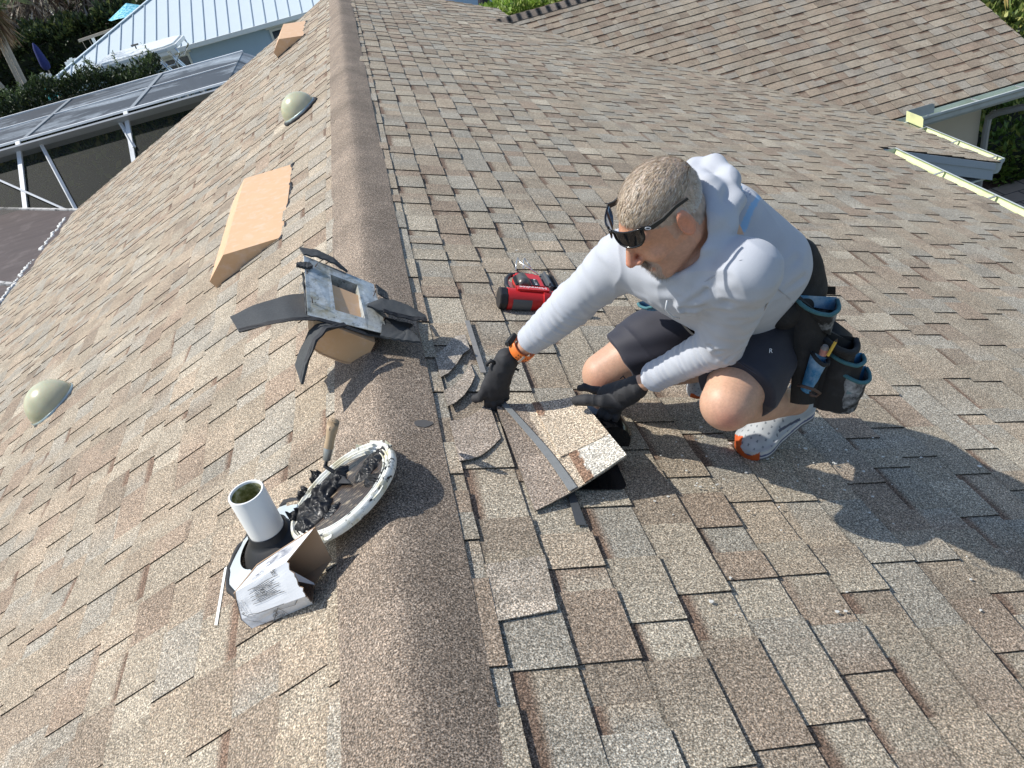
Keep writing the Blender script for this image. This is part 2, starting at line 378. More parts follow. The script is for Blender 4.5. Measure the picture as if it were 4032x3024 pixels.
gutter((XE2+.02, YW-.01, ZW-.012), (XG, YW-.01, ZW-.012), (0,-1,0), caps=(False, True), hangers=[.35,.95,1.5], inmat=M_GUT_PALE)
M_FASC = plain('blue_grey_fascia', (.42,.47,.52), .5, var=.06, scale=5)
b = MB()
b.prism([(XE1-.1,YSTEP-.0,ZE1+.03),(XE2+.01,YSTEP,ZE2-.022),(XE2+.01,YSTEP,ZE2-.19),(XE1-.1,YSTEP,ZE1-.14)], (0,.02,0))
b.prism([(XE1-.1,YSTEP-.012,ZE1+.035),(XE2+.02,YSTEP-.012,ZE2-.018),(XE2+.02,YSTEP-.012,ZE2-.085),(XE1-.1,YSTEP-.012,ZE1-.035)], (0,.011,0))
b.build('fascia', M_FASC, house); b = MB()
b.box((XE1-.02,-1.6,ZE1-.16),(XE1-.002,YSTEP,ZE1-.02)); b.build('fascia', M_FASC, house); b = MB(); b.box((XE2-.022,YSTEP+.02,ZE2-.17),(XE2-.004,YW,ZE2-.02)); b.box((5.7,YW+.0,ZW-.17),(XG,YW+.02,ZW-.02))
b.prism([(XG-.02,YW,ZW-.02),(XG-.02,YRW,ZRW-.02),(XG-.02,YRW,ZRW-.17),(XG-.02,YW,ZW-.17)], (.02,0,0))
b.build('fascia', M_FASC, house); b = MB()
b.box((-5.06,-1.6,-5.05*TAN-.17),(-5.04,YFAR,-5.05*TAN-.025))
b.build('fascia', M_FASC, house)
b = MB(); b.box((3.8,-1.6,ZE1-.17),(XE1-.025,YSTEP+.3,ZE1-.15)); b.box((4.0,YSTEP+.03,ZE2-.18),(XE2-.02,8.6,ZE2-.16)); b.box((5.0,YW+.02,ZW-.18),(XG-.03,8.6,ZW-.16)); b.box((7.2,8.6,ZW-.18),(XG-.03,14,ZW-.16))
b.build('soffit', plain('soffit_paint', (.6,.62,.6), .6), house)
# splash guard folded round the inner corner of the gutters
b = MB(); cx, cy, cz = XE2+.10, YW-.115, ZE2-.01
b.prism([(cx,cy,cz-.01),(cx+.34,cy,cz-.01),(cx+.34,cy,cz+.085),(cx+.31,cy,cz+.105),(cx,cy,cz+.105)], (0,.003,0), 0)
b.prism([(cx,cy,cz-.01),(cx,cy-.30,cz-.01),(cx,cy-.30,cz+.085),(cx,cy-.27,cz+.105),(cx,cy,cz+.105)], (.003,0,0), 1)
b.build('splash_guard', [M_SPLASH, M_SPLASH2], house)
# downspout with two elbows
b = MB(); q = [(7.56,YW-.07,ZW-.11),(7.56,YW-.05,ZW-.26),(7.50,YW+.02,ZW-.33),(7.30,8.38,ZW-.44),(7.27,8.50,ZW-.52),(7.27,8.52,ZW-.7),(7.27,8.52,ZG+.12),(7.27,8.40,ZG+.06)]
b.tube(q, [.042]*8, 8); ds = b.build('downspout', M_DSP, house, auto=30)
b = MB()
for k in range(4): b.tube([(7.30-.0*k,8.42+.022*k,ZW-.455-.014*k),(7.29,8.428+.022*k,ZW-.462-.014*k)], .047, 8)
b.build('downspout_seam', M_DSP, house)
MB().box((7.215,8.47,-3.6),(7.325,8.585,-3.57)).build('downspout_strap', M_DSP, house)
# ---------------------------------------------------------------- foliage
def leaves(name, pts, dirs, size, cols, mat, parent=None, seed=1, aspect=.45, wob=.6, fold=True):
    """pts (N,3), dirs (N,3) preferred leaf direction, size (N,)"""
    r = np.random.RandomState(seed); N = len(pts); d = dirs + r.normal(0, wob, (N,3)); d /= np.linalg.norm(d, axis=1)[:,None]+1e-9
    u = np.cross(d, r.normal(0, 1, (N,3))); u /= np.linalg.norm(u, axis=1)[:,None]+1e-9
    L = (size*r.uniform(.6, 1.25, N))[:,None]; W = L*aspect/2
    V = np.stack([pts, pts+d*L*.45+u*W, pts+d*L, pts+d*L*.45-u*W], 1)
    return quads_mesh(name, V, cols, mat, parent)
def leaf_mat(name, rough=.5, trans=.25):
    t = NT(name); c = t.attr(); t.base(c).set(Roughness=rough, Specular_IOR_Level=.35)
    tr = t.n('ShaderNodeBsdfTranslucent'); t.l(c, tr.inputs[0]); mx = t.n('ShaderNodeMixShader'); mx.inputs[0].default_value = trans
    t.l(t.b.outputs[0], mx.inputs[1]); t.l(tr.outputs[0], mx.inputs[2]); t.l(mx.outputs[0], t.t.nodes['Material Output'].inputs[0]); return t.m
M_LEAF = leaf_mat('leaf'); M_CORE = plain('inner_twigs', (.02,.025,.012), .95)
def pal_cols(r, N, pal, clump=None, p=None):
    pal = np.array(pal); c = pal[r.choice(len(pal), N, p=p)]*r.uniform(.75, 1.25, (N,1))
    if clump is not None: c = c*clump[:,None]
    return c
def hedge(label, lo, hi, n, size, pal, seed, name='hedge', spikes=0, core=True, rough=.25, group=None, cat='hedge', up=.3):
    lo, hi = np.array(lo, float), np.array(hi, float); r = np.random.RandomState(seed)
    root = thing(name, label, cat, ((lo[0]+hi[0])/2, (lo[1]+hi[1])/2, lo[2]), group)
    p = r.uniform(0, 1, (n,3)); f = r.choice(5, n, p=[.22,.08,.08,.12,.5]); c = r.beta(1, 5, n)*.35
    p[f==0,1] = c[f==0]; p[f==1,1] = 1-c[f==1]; p[f==2,0] = c[f==2]; p[f==3,0] = 1-c[f==3]; p[f==4,2] = 1-c[f==4]
    P = lo+p*(hi-lo)
    nz = np.array([mnoise.noise(Vector(q)*1.3) for q in P]); nz2 = np.array([mnoise.noise(Vector(q)*3.7+Vector((5,1,2))) for q in P])
    P[:,2] += (nz*rough*1.6+nz2*rough*.5)*p[:,2]; P[:,1] += nz2*rough*.5
    D = np.zeros((n,3)); D[f==0,1] = -1; D[f==1,1] = 1; D[f==2,0] = -1; D[f==3,0] = 1; D[:,2] += up; D[f==4,2] = 1
    leaves('foliage', P, D, np.full(n, size), pal_cols(r, n, pal, 1+nz2*.5), M_LEAF, root, seed)
    if spikes:
        b = []; bd = []; st = MB()
        for k in range(spikes):
            x = r.uniform(lo[0], hi[0]); y = r.uniform(lo[1], hi[1]); h = r.uniform(.15, .42); z0 = hi[2]-.08+mnoise.noise(Vector((x,y,hi[2]))*1.3)*rough
            lx = r.uniform(-.12,.12); a = np.array((x,y,z0)); e = a+np.array((lx,r.uniform(-.05,.05),h)); st.tube([a,e], [.006,.003], 4)
            for q in range(34): b.append(a+(e-a)*r.rand()); bd.append(np.array((r.normal(),r.normal(),.9)))
        b = np.array(b); leaves('shoots', b, np.array(bd), np.full(len(b), size*.8), pal_cols(r, len(b), [(.10,.15,.05),(.15,.2,.07),(.08,.11,.04)]), M_LEAF, root, seed+1, wob=.3, aspect=.3)
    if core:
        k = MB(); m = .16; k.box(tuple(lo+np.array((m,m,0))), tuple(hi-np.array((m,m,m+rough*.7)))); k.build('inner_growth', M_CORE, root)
    return root
GREEN = [(.022,.036,.013),(.032,.052,.018),(.05,.075,.025),(.018,.03,.012)]
hedge('dark podocarpus hedge with upright shoots right behind the screen enclosure roof', (-9.6,19.0,ZG), (-4.5,20.1,-.98), 26000, .09, GREEN, 21, spikes=60)
hedge('bright yellow-green clipped hedge beyond the far end of the shingle roof', (2.55,17.0,ZG), (4.9,18.3,-1.58), 9000, .13, [(.22,.34,.05),(.34,.44,.09),(.14,.24,.03),(.42,.48,.16)], 22, rough=.10)
hedge('tall dark hedge far back behind the white metal roof', (-19,41,ZG), (-7.5,43,-1.35), 20000, .30, GREEN+[(.11,.13,.04)], 23, rough=.4)
hedge('low green shrub in the mulch beside the paver walk', (8.75,9.9,ZG), (10.8,12.0,ZG+.75), 3600, .14, [(.10,.17,.03),(.17,.25,.05),(.06,.10,.02),(.28,.30,.07)], 24, name='shrub', cat='shrub', rough=.2, core=True)
hedge('leggy croton shrub against the end of the wing below the gutter', (8.3,12.2,ZG), (12.0,14.4,ZG+1.55), 7000, .16, [(.10,.15,.03),(.16,.2,.05),(.05,.08,.02),(.35,.36,.10)], 25, name='shrub', cat='shrub', rough=.3)
hedge('tall green shrub row seen through the enclosure screen', (-13,16.4,ZG), (-2.6,17.6,-1.75), 14000, .20, [(.06,.10,.02),(.12,.17,.03),(.19,.19,.05)], 26, rough=.3)
# brown dry thicket of palm skirts, far left
r = np.random.RandomState(31); N = 7000
root = thing('dry_palm_thicket', 'thicket of brown drooping dead palm fronds above the tall hedge', 'palms', (-16, 45, ZG))
P = np.stack([r.uniform(-24,-11.2,N), r.uniform(43.5,47,N), r.uniform(-2.2,1.6,N)], 1); P[:,2] -= np.clip(P[:,0]+13.5, 0, 9)*.25
D = np.stack([r.normal(0,.5,N), r.normal(-.3,.3,N), -np.abs(r.normal(1,.4,N))], 1)
leaves('dead_fronds', P, D, np.full(N, .9), pal_cols(r, N, [(.20,.15,.11),(.32,.26,.20),(.10,.07,.05),(.42,.36,.30)]), M_LEAF, root, 32, aspect=.10, wob=.35)
k = MB()
for q in range(9): x = -23+q*1.3; k.tube([(x,45.4,ZG),(x+.15,45.5,-1),(x+.1,45.5,1.5)], [.2,.16,.13], 8)
k.build('trunks', plain('palm_bark', (.19,.15,.12), .95, var=.3, scale=8), root)
def crown_tree(label, c, rad, n, size, pal, seed, trunk_h, group=None, name='tree'):
    r = np.random.RandomState(seed); root = thing(name, label, 'tree', (c[0], c[1], ZG), group)
    cl = r.normal(0, 1, (26,3)); cl /= np.linalg.norm(cl, axis=1)[:,None]; cl = cl*r.uniform(.4, .95, (26,1))*np.array(rad)+np.array(c)
    idx = r.choice(26, n); P = cl[idx]+r.normal(0, .2, (n,3))*np.array(rad); sh = r.uniform(.6, 1.3, 26)[idx]
    D = P-np.array(c); D /= np.linalg.norm(D, axis=1)[:,None]; leaves('crown', P, D, np.full(n, size), pal_cols(r, n, pal, sh), M_LEAF, root, seed)
    k = MB(); k.tube([(c[0],c[1],ZG),(c[0]+.1,c[1],(ZG+c[2])/2),(c[0],c[1],c[2])], [.22,.16,.08], 8)
    for q in range(7): k.tube([(c[0],c[1],c[2]-rad[2]*.5), tuple(cl[q])], [.07,.02], 5)
    k.build('trunk', plain('bark', (.12,.09,.07), .95, var=.3), root)
crown_tree('green leafy tree above the hedge behind the teal umbrella', (-10.0,46,-.5), (3.4,1.6,1.9), 6000, .28, [(.06,.10,.025),(.12,.17,.05),(.04,.06,.02)], 41, 3)
crown_tree('dark green tree at far left edge behind the hedge', (-20.5,49,1.5), (5,2,2.2), 5000, .34, [(.05,.08,.02),(.09,.12,.04)], 42, 3)
# palm trunks at the left, in front of the hedge, with a hanging brown skirt
def palm(label, x0, y0, lean, top, seed):
    root = thing('palm_tree', label, 'palm tree', (x0, y0, ZG), 'slim palms at the left edge')
    pts = [(x0+lean*(k/8)**1.3, y0, ZG+(top-ZG)*k/8) for k in range(9)]
    MB().tube(pts, [.075-.003*k for k in range(9)], 10).build('trunk', M_PALMT, root, smooth=True)
    r = np.random.RandomState(seed); n = 240; e = np.array(pts[-1]); a = r.uniform(0, 2*math.pi, n)
    P = e+np.stack([np.cos(a)*.12, np.sin(a)*.12, r.uniform(-.5,.1,n)], 1); D = np.stack([np.cos(a)*.35, np.sin(a)*.35, -np.ones(n)], 1)
    leaves('dead_skirt', P, D, np.full(n, .55), pal_cols(r, n, [(.22,.17,.08),(.36,.24,.14),(.18,.10,.06)]), M_LEAF, root, seed, aspect=.07, wob=.15)
    F = []; C = []
    for q in range(9):
        an = q*.7; 
        for s in range(26):
            u = s/26; p = e+np.array((math.cos(an)*u*1.5, math.sin(an)*u*1.5, .55*math.sin(u*2.4)-.3*u))
            for sg in (-1, 1): F.append(p); C.append(np.array((-math.sin(an)*sg+math.cos(an)*.5, math.cos(an)*sg+math.sin(an)*.5, -.5)))
    leaves('fronds', np.array(F), np.array(C), np.full(len(F), .45), pal_cols(r, len(F), [(.10,.14,.05),(.16,.18,.07)]), M_LEAF, root, seed+3, aspect=.08, wob=.1)
M_PALMT = plain('pale_palm_trunk', (.42,.37,.31), .9, var=.25, scale=12, bump=.4, bscale=30)
palm('pale slim palm trunk with rusty skirt, rightmost of three at left', -9.15, 24.0, .28, .6, 51)
palm('pale slim palm trunk, middle one of three at the left', -9.45, 24.4, .30, .5, 52)
palm('leaning palm trunk, lowest and leftmost of three at the left', -9.1, 24.8, -1.3, .2, 53)
# broad fronds at the top right behind the wing
root = thing('palm_tree', 'arching green palm fronds behind the right end of the wing', 'palm tree', (13.0, 13.8, ZG)); r = np.random.RandomState(61)
F = []; C = []; k = MB(); MB().tube([(13.0,13.8,ZG),(13.0,13.8,-3.3)], [.2,.16], 10).build('trunk', M_PALMT, root)
for q in range(17):
    an = q*2*math.pi/17+.2; el = r.uniform(.2, 1.0); Lf = r.uniform(2.0, 2.8); pp = []
    for s in range(46):
        u = s/45; p = np.array((13.0+math.cos(an)*u*Lf, 13.8+math.sin(an)*u*Lf, -3.3+el*Lf*u*.9-1.5*u*u*(.6+el*.5))); pp.append(tuple(p))
        for sg in (-1, 1):
            F.append(p); C.append(np.array((-math.sin(an)*sg+math.cos(an)*.8, math.cos(an)*sg+math.sin(an)*.8, -.35)))
    k.tube(pp[::5], .018, 5)
k.build('frond_stems', plain('frond_stem', (.30,.30,.10), .7), root)
leaves('fronds', np.array(F), np.array(C), np.full(len(F), .62), pal_cols(r, len(F), [(.13,.19,.05),(.20,.27,.07),(.07,.11,.03),(.40,.30,.10)], p=[.4,.3,.22,.08]), M_LEAF, root, 62, aspect=.07, wob=.12)
hedge('dense green shrub border behind the palm at the upper right', (12.5,15.5,ZG), (20,17,-3.0), 6000, .2, GREEN, 63, rough=.4)
# ---------------------------------------------------------------- screen enclosure over the pool
M_WALU = plain('white_screen_frame', (.74,.75,.75), .4, var=.06, scale=9, dirt_shade=(.45,.46,.45), dirt_amt=.4)
def screen_mat(name, col, alpha, streak=None):
    t = NT(name); t.base(col).set(Roughness=.6)
    fac = alpha
    if streak:
        n1 = t.ramp(t.noise(1.0, 7, .68, t.stretch(.45, 1.1, 1), .8), [(.47, 0), (.52, .4), (.64, 1)])
        n2 = t.noise(26, 4, .7, t.stretch(.6, 1.3, 1))
        n1 = t.mix(1, n1, t.ramp(n2, [(.3, .4), (.6, 1.1)]), 'MULTIPLY')
        t.base(t.mix(n1, col, (.36,.40,.43))); t.set(Roughness=t.ramp(n1, [(0, .55), (1, .45)]))
    tr = t.n('ShaderNodeBsdfTransparent'); mx = t.n('ShaderNodeMixShader'); mx.inputs[0].default_value = fac
    t.l(tr.outputs[0], mx.inputs[1]); t.l(t.b.outputs[0], mx.inputs[2]); t.l(mx.outputs[0], t.t.nodes['Material Output'].inputs[0]); return t.m
cage = thing('screen_enclosure', 'pool screen enclosure with white frame and dirty dark mesh left of the roof', 'pool enclosure', (-6, 16.5, ZG))
YB, ZB, YF, XR = 15.2, -1.2, 18.25, -2.42
YL, ZL = 13.55, -2.46                                 # lower rim of the sloping front
def FR(x, u): return Vector((x, YB+(YL-YB)*u, ZB+(ZL-ZB)*u))
M_SCR = screen_mat('dark_screen', (.022,.028,.022), .36); M_SCRT = screen_mat('stained_screen_roof', (.045,.05,.055), .93, True)
MB().add([FR(-14,0)+Vector((0,0,-.01)), FR(XR+.8,0)+Vector((0,0,-.01)), FR(XR+.8,1), FR(-14,1)], [(0,1,2,3)]).build('front_screen', M_SCR, cage)
MB().add([(-14,YB,ZB+.01),(XR,YB,ZB+.01),(XR,YF,ZB+.01),(-14,YF,ZB+.01)], [(0,1,2,3)]).build('roof_screen', M_SCRT, cage)
MB().add([(XR,YB,ZB),(XR,YF,ZB),(XR+.75,YF,ZB-.5),(XR+.75,YB,ZB-.5)], [(0,1,2,3)]).build('end_screen', M_SCRT, cage)
MB().add([(-14,YF,ZB),(XR,YF,ZB),(XR,YF,ZG),(-14,YF,ZG)], [(0,1,2,3)]).build('back_screen', M_SCR, cage)
MB().beam(FR(-14,.105)+Vector((0,.0,.015)), FR(XR+.4,.105)+Vector((0,0,.015)), .40, .03, (0,.6,.8)).build('carrier_beam', plain('grey_beam', (.46,.48,.49), .5, var=.08, scale=4), cage)
MB().box((-14,YB-.025,ZB+.0),(XR+.1,YB+.03,ZB+.035)).build('top_rail', M_WALU, cage)
MB().box((-14,YF-.03,ZB-.02),(XR,YF+.03,ZB+.035)).build('back_rail', M_WALU, cage)
MB().box((-14,YB+1.72,ZB-.02),(XR,YB+1.76,ZB+.03)).build('purlin', M_WALU, cage)
for x in (-12.05, -10.1, -8.15, -6.2, -4.27):
    MB().beam(FR(x,0)+Vector((0,-.02,.0)), FR(x,1), .075, .05, (0,.6,.8)).build('rafter', M_WALU, cage)
    MB().box((x-.9-.04+1.0,YB+.07,ZB-.005),(x-.9+.04+1.0,YF-.03,ZB+.032)).build('roof_beam', plain('grey_roof_beam', (.25,.27,.28), .5), cage)
    MB().box((x-.04,YF-.03,ZG),(x+.04,YF+.03,ZB-.02)).build('post', M_WALU, cage)
for a, c in (((-5.82,.08),(-5.30,.93)), ((-4.40,.1),(-4.22,.40)), ((-6.62,.33),(-5.32,.90)), ((-8.1,.1),(-7.2,.93))):
    MB().beam(FR(*a)+Vector((0,-.0,.03)), FR(*c)+Vector((0,0,.03)), .055, .03, (0,.6,.8)).build('brace', M_WALU, cage)
MB().beam(FR(-14,1), FR(-4.9,1), .06, .06, (0,.6,.8)).build('bottom_rail', M_WALU, cage)
# brown flat patio roof against the eave
pat = thing('patio_roof', 'flat dark brown patio roof below the left eave with peeling white foam edge', 'patio roof', (-7, 11.5, -2.3))
t = NT('brown_membrane'); st = t.noise(2.2, 6, .65, t.stretch(.5, 3.5, 1, (0,0,R(-52)))); c = t.mix(st, (.035,.024,.022), (.10,.075,.068))
c = t.mix(t.ramp(t.noise(3, 5, .7), [(.52, 0), (.66, .35)]), c, (.17,.14,.13)); t.base(c).set(Roughness=.75); MM = t.m
zt = -2.05
MB().prism([(-4.98,10.28,zt),(-4.98,12.98,zt),(-6.82,14.52,zt),(-12,18.9,zt),(-12,16.2,zt)][::1], (0,0,-.07)).build('roof_panel', MM, pat)
MB().prism([(-4.98,6.5,zt-.03),(-4.98,10.2,zt-.03),(-12,16.1,zt-.03),(-12,6.5,zt-.03)], (0,0,-.07)).build('roof_panel', MM, pat)
for (p, q) in (((-5.0,13.02,zt),(-12,18.97,zt)), ((-4.98,10.24,zt-.02),(-12,16.15,zt-.02))):
    MB().beam(p, q, .05, .045).build('edge_trim', plain('chalky_edge', (.50,.49,.47), .8, var=.3, scale=20, dirt_shade=(.05,.05,.05), dirt_amt=1), pat)
V = MB(); rr = np.random.RandomState(71)                       # foam bead, lumpy, along the junction
y = 8.0
while y < 13.1:
    if mnoise.noise(Vector((0, y*1.8, 0))) > -.12:
        s = rr.uniform(.012, .035); V.lathe((-5.13-rr.uniform(0,.05), y, zt-.005), (0,0,1), [(0,s*.8),(s*.7,s*.6),(s*1.2,0),(s*.9,-.03)], 6)
    y += rr.uniform(.02, .06)
V.build('foam_bead', plain('old_white_foam', (.78,.77,.72), .9, var=.2, scale=40), pat)
# ---------------------------------------------------------------- neighbour's house with the white metal roof
nb = thing('neighbor_house', "neighbour's pale blue house under a white standing-seam metal roof", 'house', (-2, 33, ZG))
YN, ZN, XN0, XN1 = 29.0, -2.0, -10.25, 12.0
M_METAL = plain('white_metal_roof', (.58,.65,.68), .35, .0, var=.04, scale=3); DN = 7.0
MB().add([(XN0,YN,ZN),(XN1,YN,ZN),(XN1,YN+DN,ZN+DN*.39),(XN0+DN,YN+DN,ZN+DN*.39)], [(0,1,2,3)]).build('roof', M_METAL, nb)
MB().add([(XN0,YN,ZN),(XN0+DN,YN+DN,ZN+DN*.39),(XN0,YN+2*DN,ZN)], [(0,1,2)]).build('roof', M_METAL, nb)
M_SEAMR = plain('seam_grey', (.40,.47,.52), .4); x = XN0+.3
while x < 3:
    L = min(DN, x-XN0); MB().beam((x,YN,ZN+.014),(x,YN+L,ZN+.014+L*.39), .028, .035, (0,0,1)).build('roof_seam', M_SEAMR, nb); x += .41
MB().beam((XN0,YN,ZN+.03),(XN0+DN,YN+DN,ZN+DN*.39+.03), .12, .03).build('hip_trim', M_METAL, nb)
M_WTRIM = plain('white_trim', (.76,.77,.74), .5, var=.05)
MB().box((XN0-.05,YN-.06,ZN-.13),(XN1,YN,ZN+.005)).box((XN0+.1,YN,ZN-.15),(XN1,YN+.65,ZN-.12)).build('fascia', M_WTRIM, nb)
M_BLUE = plain('pale_blue_stucco', (.42,.55,.68), .9, var=.04, scale=3, bump=.2)
MB().box((XN0+.5,YN+.62,ZG),(XN1-.5,YN+6,ZN-.14)).build('wall', M_BLUE, nb)
M_GLASS = NT('dark_window_glass'); M_GLASS.base((.02,.035,.045)).set(Roughness=.08, Specular_IOR_Level=.8); M_GLASS = M_GLASS.m
for xa, xb, za, zb in ((-6.75,-5.88,-3.3,-2.36), (-2.95,-2.0,-3.3,-2.36)):
    f = MB()
    for q in (((xa-.07,zb),(xb+.07,zb+.07)), ((xa-.07,za-.07),(xb+.07,za)), ((xa-.07,za),(xa,zb)), ((xb,za),(xb+.07,zb)), (((xa+xb)/2-.02,za),((xa+xb)/2+.02,zb))):
        f.box((q[0][0],YN+.57,q[0][1]),(q[1][0],YN+.615,q[1][1]))
    f.box((xa-.16,YN+.50,zb+.09),(xb+.16,YN+.618,zb+.17))
    fo = f.build('window', M_WTRIM, nb)
    g = MB().box((xa,YN+.595,za),(xb,YN+.61,zb)).build('pane', M_GLASS); g.parent = fo
# right hand neighbour: a blue wall and a few things in front
nb2 = thing('neighbor_house', 'pale blue stucco house wall beyond the far end of the shingle roof', 'house', (4, 27, ZG))
MB().box((1.5,23.6,ZG),(4.35,28,1.5)).build('wall', plain('light_blue_stucco', (.50,.66,.80), .9, var=.04), nb2)
MB().box((4.35,24.6,ZG),(14,28,1.5)).build('wall', plain('grey_blue_stucco', (.42,.46,.50), .9, var=.04), nb2)
def up(nm, lab, cat, mb, mat, smooth=False): return tag(mb.build(nm, mat, smooth=smooth), lab, cat)
P0 = atY(1048,18,22.6)
m = MB(); m.lathe((P0.x,22.6,ZG), (0,0,1), [(0,0),(.3,0),(.33,.4),(.22,1.2),(.25,1.9),(.17,P0.z+.1-ZG),(.10,P0.z+.5-ZG),(0,P0.z+.55-ZG)], 12); up('covered_umbrella', 'black covered parasol standing against the blue wall beyond the roof', 'umbrella', m, plain('black_cover', (.02,.02,.025), .7))
P0 = atY(1078,8,23); m = MB().beam((P0.x,23,ZG),(P0.x,23,P0.z+1.2), .11, .06, (0,1,0)); up('white_post', 'white post standing in front of the blue wall beside the green hedge', 'post', m, M_WTRIM)
P0 = atY(1105,10,23); m = MB()
for k in range(5): m.box((P0.x-.28+k*.11,22.9,ZG),(P0.x-.19+k*.11,23.2,P0.z+.05))
m.box((P0.x-.29,22.95,ZG),(P0.x+.27,23.3,P0.z+.0)); up('ribbed_bin', 'grey ribbed storage bin beside the white post behind the hedge', 'bin', m, plain('grey_plastic', (.25,.26,.26), .6))
P0 = atY(1063,32,22.3); m = MB().tube([(P0.x-.22,22.3,P0.z+.16),(P0.x+.2,22.3,P0.z+.16)], .02, 6).tube([(P0.x,22.3,ZG),(P0.x,22.3,P0.z+.16)], .022, 6).lathe((P0.x,22.3,ZG), (0,0,1), [(0,0),(.25,0),(.25,.03),(.02,.05)], 14); up('bar_table', 'thin dark-legged bar table between black parasol and white post', 'table', m, plain('dark_metal', (.03,.03,.03), .5))
P0 = atY(1135,4,22.4); m = MB(); cc = [(P0.x+math.cos(a)*.20, 22.4, P0.z+.1+math.sin(a)*.26) for a in np.linspace(0,2*math.pi,20)[:-1]]
m.tube(cc, .045, 8, closed=True).tube([(P0.x,22.4,ZG),(P0.x,22.4,P0.z-.16)], .03, 6); up('hose_reel', 'black round hose reel on a stake above the bright green hedge', 'hose reel', m, plain('black_rubber', (.02,.02,.02), .5))
# ---------------------------------------------------------------- boat with hard top
bt = thing('boat', 'white centre-console boat with hard top behind the dark hedge', 'boat', (-5.9, 24, ZG))
M_GEL = plain('white_gelcoat', (.82,.83,.80), .25, var=.03, scale=3)
m = MB(); zt0, zt1 = -1.36, -1.15; top = [(-6.95,23.2),(-6.75,23.0),(-4.95,23.05),(-4.72,23.3),(-4.72,24.7),(-4.95,24.95),(-6.75,25.0),(-6.95,24.8)]
m.prism([(x,y,zt0+.0) for x,y in top], (0,0,.10)); m.prism([(-5.85+(x+5.85)*.93,24+(y-24)*.9,zt0+.10) for x,y in top], (0,0,.035)); m.build('hard_top', M_GEL, bt, bevel=.02)
M_CHR = plain('polished_steel', (.75,.77,.78), .12, .95, var=.02)
for y in (23.25,23.45,24.55,24.75):
    MB().tube([(-5.35,y,zt0),(-5.2,y,-1.75),(-4.9,y,-2.3),(-4.82,y,-3.1)], .03, 8).build('pipe_leg', M_CHR, bt, smooth=True)
    MB().tube([(-5.9,y,zt0),(-5.55,y,-1.9),(-5.35,y,-2.4),(-5.3,y,-3.1)], .03, 8).build('pipe_leg', M_CHR, bt, smooth=True)
for y in (23.25,24.75): MB().tube([(-4.78,y,zt0+.02),(-4.72,y,-1.5),(-4.95,y,-1.72),(-5.2,y,-1.72)], .025, 8).build('rail', M_CHR, bt, smooth=True)
m = MB(); m.prism([(-6.6,23.4,-3.6),(-6.5,23.4,-2.3),(-6.1,23.4,-2.15),(-5.5,23.4,-2.6),(-5.3,23.4,-3.6)], (0,1.2,0)); m.build('console', M_GEL, bt, bevel=.05)
hv = []; hf = []
for i in range(13):
    u = i/12; x = -9.2+u*6.2; wd = 1.15*(1-(max(0,.55-u)/.55)**2.2); zk = -4.5+.55*(max(0,.5-u)/.5)**2; zs = -3.25+.25*(1-u)
    hv += [(x,24-wd,zs),(x,24-wd*.8,zk+.45),(x,24,zk),(x,24+wd*.8,zk+.45),(x,24+wd,zs)]
for i in range(12):
    for k in range(4): hf.append((i*5+k, i*5+k+1, i*5+k+6, i*5+k+5))
hf.append((60,61,62,63,64)); hf += [(i*5, i*5+5, i*5+9, i*5+4) for i in range(12)]
MB().add(hv, hf).build('hull', M_GEL, bt)
m = MB().tube([(-7.25,23.6,-1.28),(-6.6,23.6,-1.23)], .012, 6).tube([(-7.25,23.6,-1.28),(-7.25,23.6,-1.36)], .012, 6); m.build('rod_holder', M_CHR, bt)
m = MB().tube([(-5.9,24,-1.2),(-5.9,24,-1.1)], .02, 6).tube([(-6.0,24,-1.1),(-5.8,24,-1.1)], .025, 6); m.build('masthead_light', plain('dark_fitting', (.05,.05,.05), .4), bt)
# ---------------------------------------------------------------- garden things far left
um = thing('parasol', 'open blue-teal parasol with patterned canopy beyond the metal roof', 'umbrella', (-8.85, 37, ZG))
t = NT('teal_pattern_cloth'); v = t.n('ShaderNodeTexVoronoi', i_Scale=9.0); t.l(t.stretch(1,1,2.4), v.inputs[0]); t.base(t.ramp(v.outputs['Distance'], [(.2, (.05,.30,.42)), (.5, (.16,.50,.62)), (.75, (.35,.65,.72))])).set(Roughness=.8)
m = MB(); cx = -8.85; z0 = -.86
for k in range(8):
    a, b2 = k*math.pi/4, (k+1)*math.pi/4; m.add([(cx,37,z0),(cx+math.cos(a)*.95,37+math.sin(a)*.95,z0-.42),(cx+math.cos((a+b2)/2)*.9,37+math.sin((a+b2)/2)*.9,z0-.40),(cx+math.cos(b2)*.95,37+math.sin(b2)*.95,z0-.42)], [(0,1,2),(0,2,3)])
m.build('canopy', t.m, um); MB().tube([(cx,37,ZG),(cx,37,z0-.02)], .025, 8).build('pole', plain('pole_bronze', (.12,.09,.07), .5), um)
for k in range(8): a = k*math.pi/4; MB().beam((cx,37,z0-.03),(cx+math.cos(a)*.93,37+math.sin(a)*.93,z0-.43), .015, .012).build('rib', M_WTRIM, um)
cu = thing('closed_parasol', 'closed navy blue parasol in front of the tall hedge', 'umbrella', (-11.85, 34, ZG))
m = MB(); m.lathe((-11.85,34,-2.12), (-.03,0,1), [(.02,0),(.13,.05),(.17,.2),(.14,.5),(.10,.8),(.03,.98),(0,1.0)], 14); m.build('folded_canopy', plain('navy_cloth', (.012,.02,.12), .8, var=.3, scale=20), cu, smooth=True)
MB().tube([(-11.85,34,ZG),(-11.85,34,-2.0)], .025, 8).build('pole', plain('tan_pole', (.35,.30,.24), .6), cu)
sw = thing('swing_frame', 'weathered wooden beam on a post with hanging chains above the metal roof', 'swing frame', (-9.5, 33, ZG))
M_OLDW = plain('weathered_wood', (.34,.29,.23), .85, var=.2, scale=10)
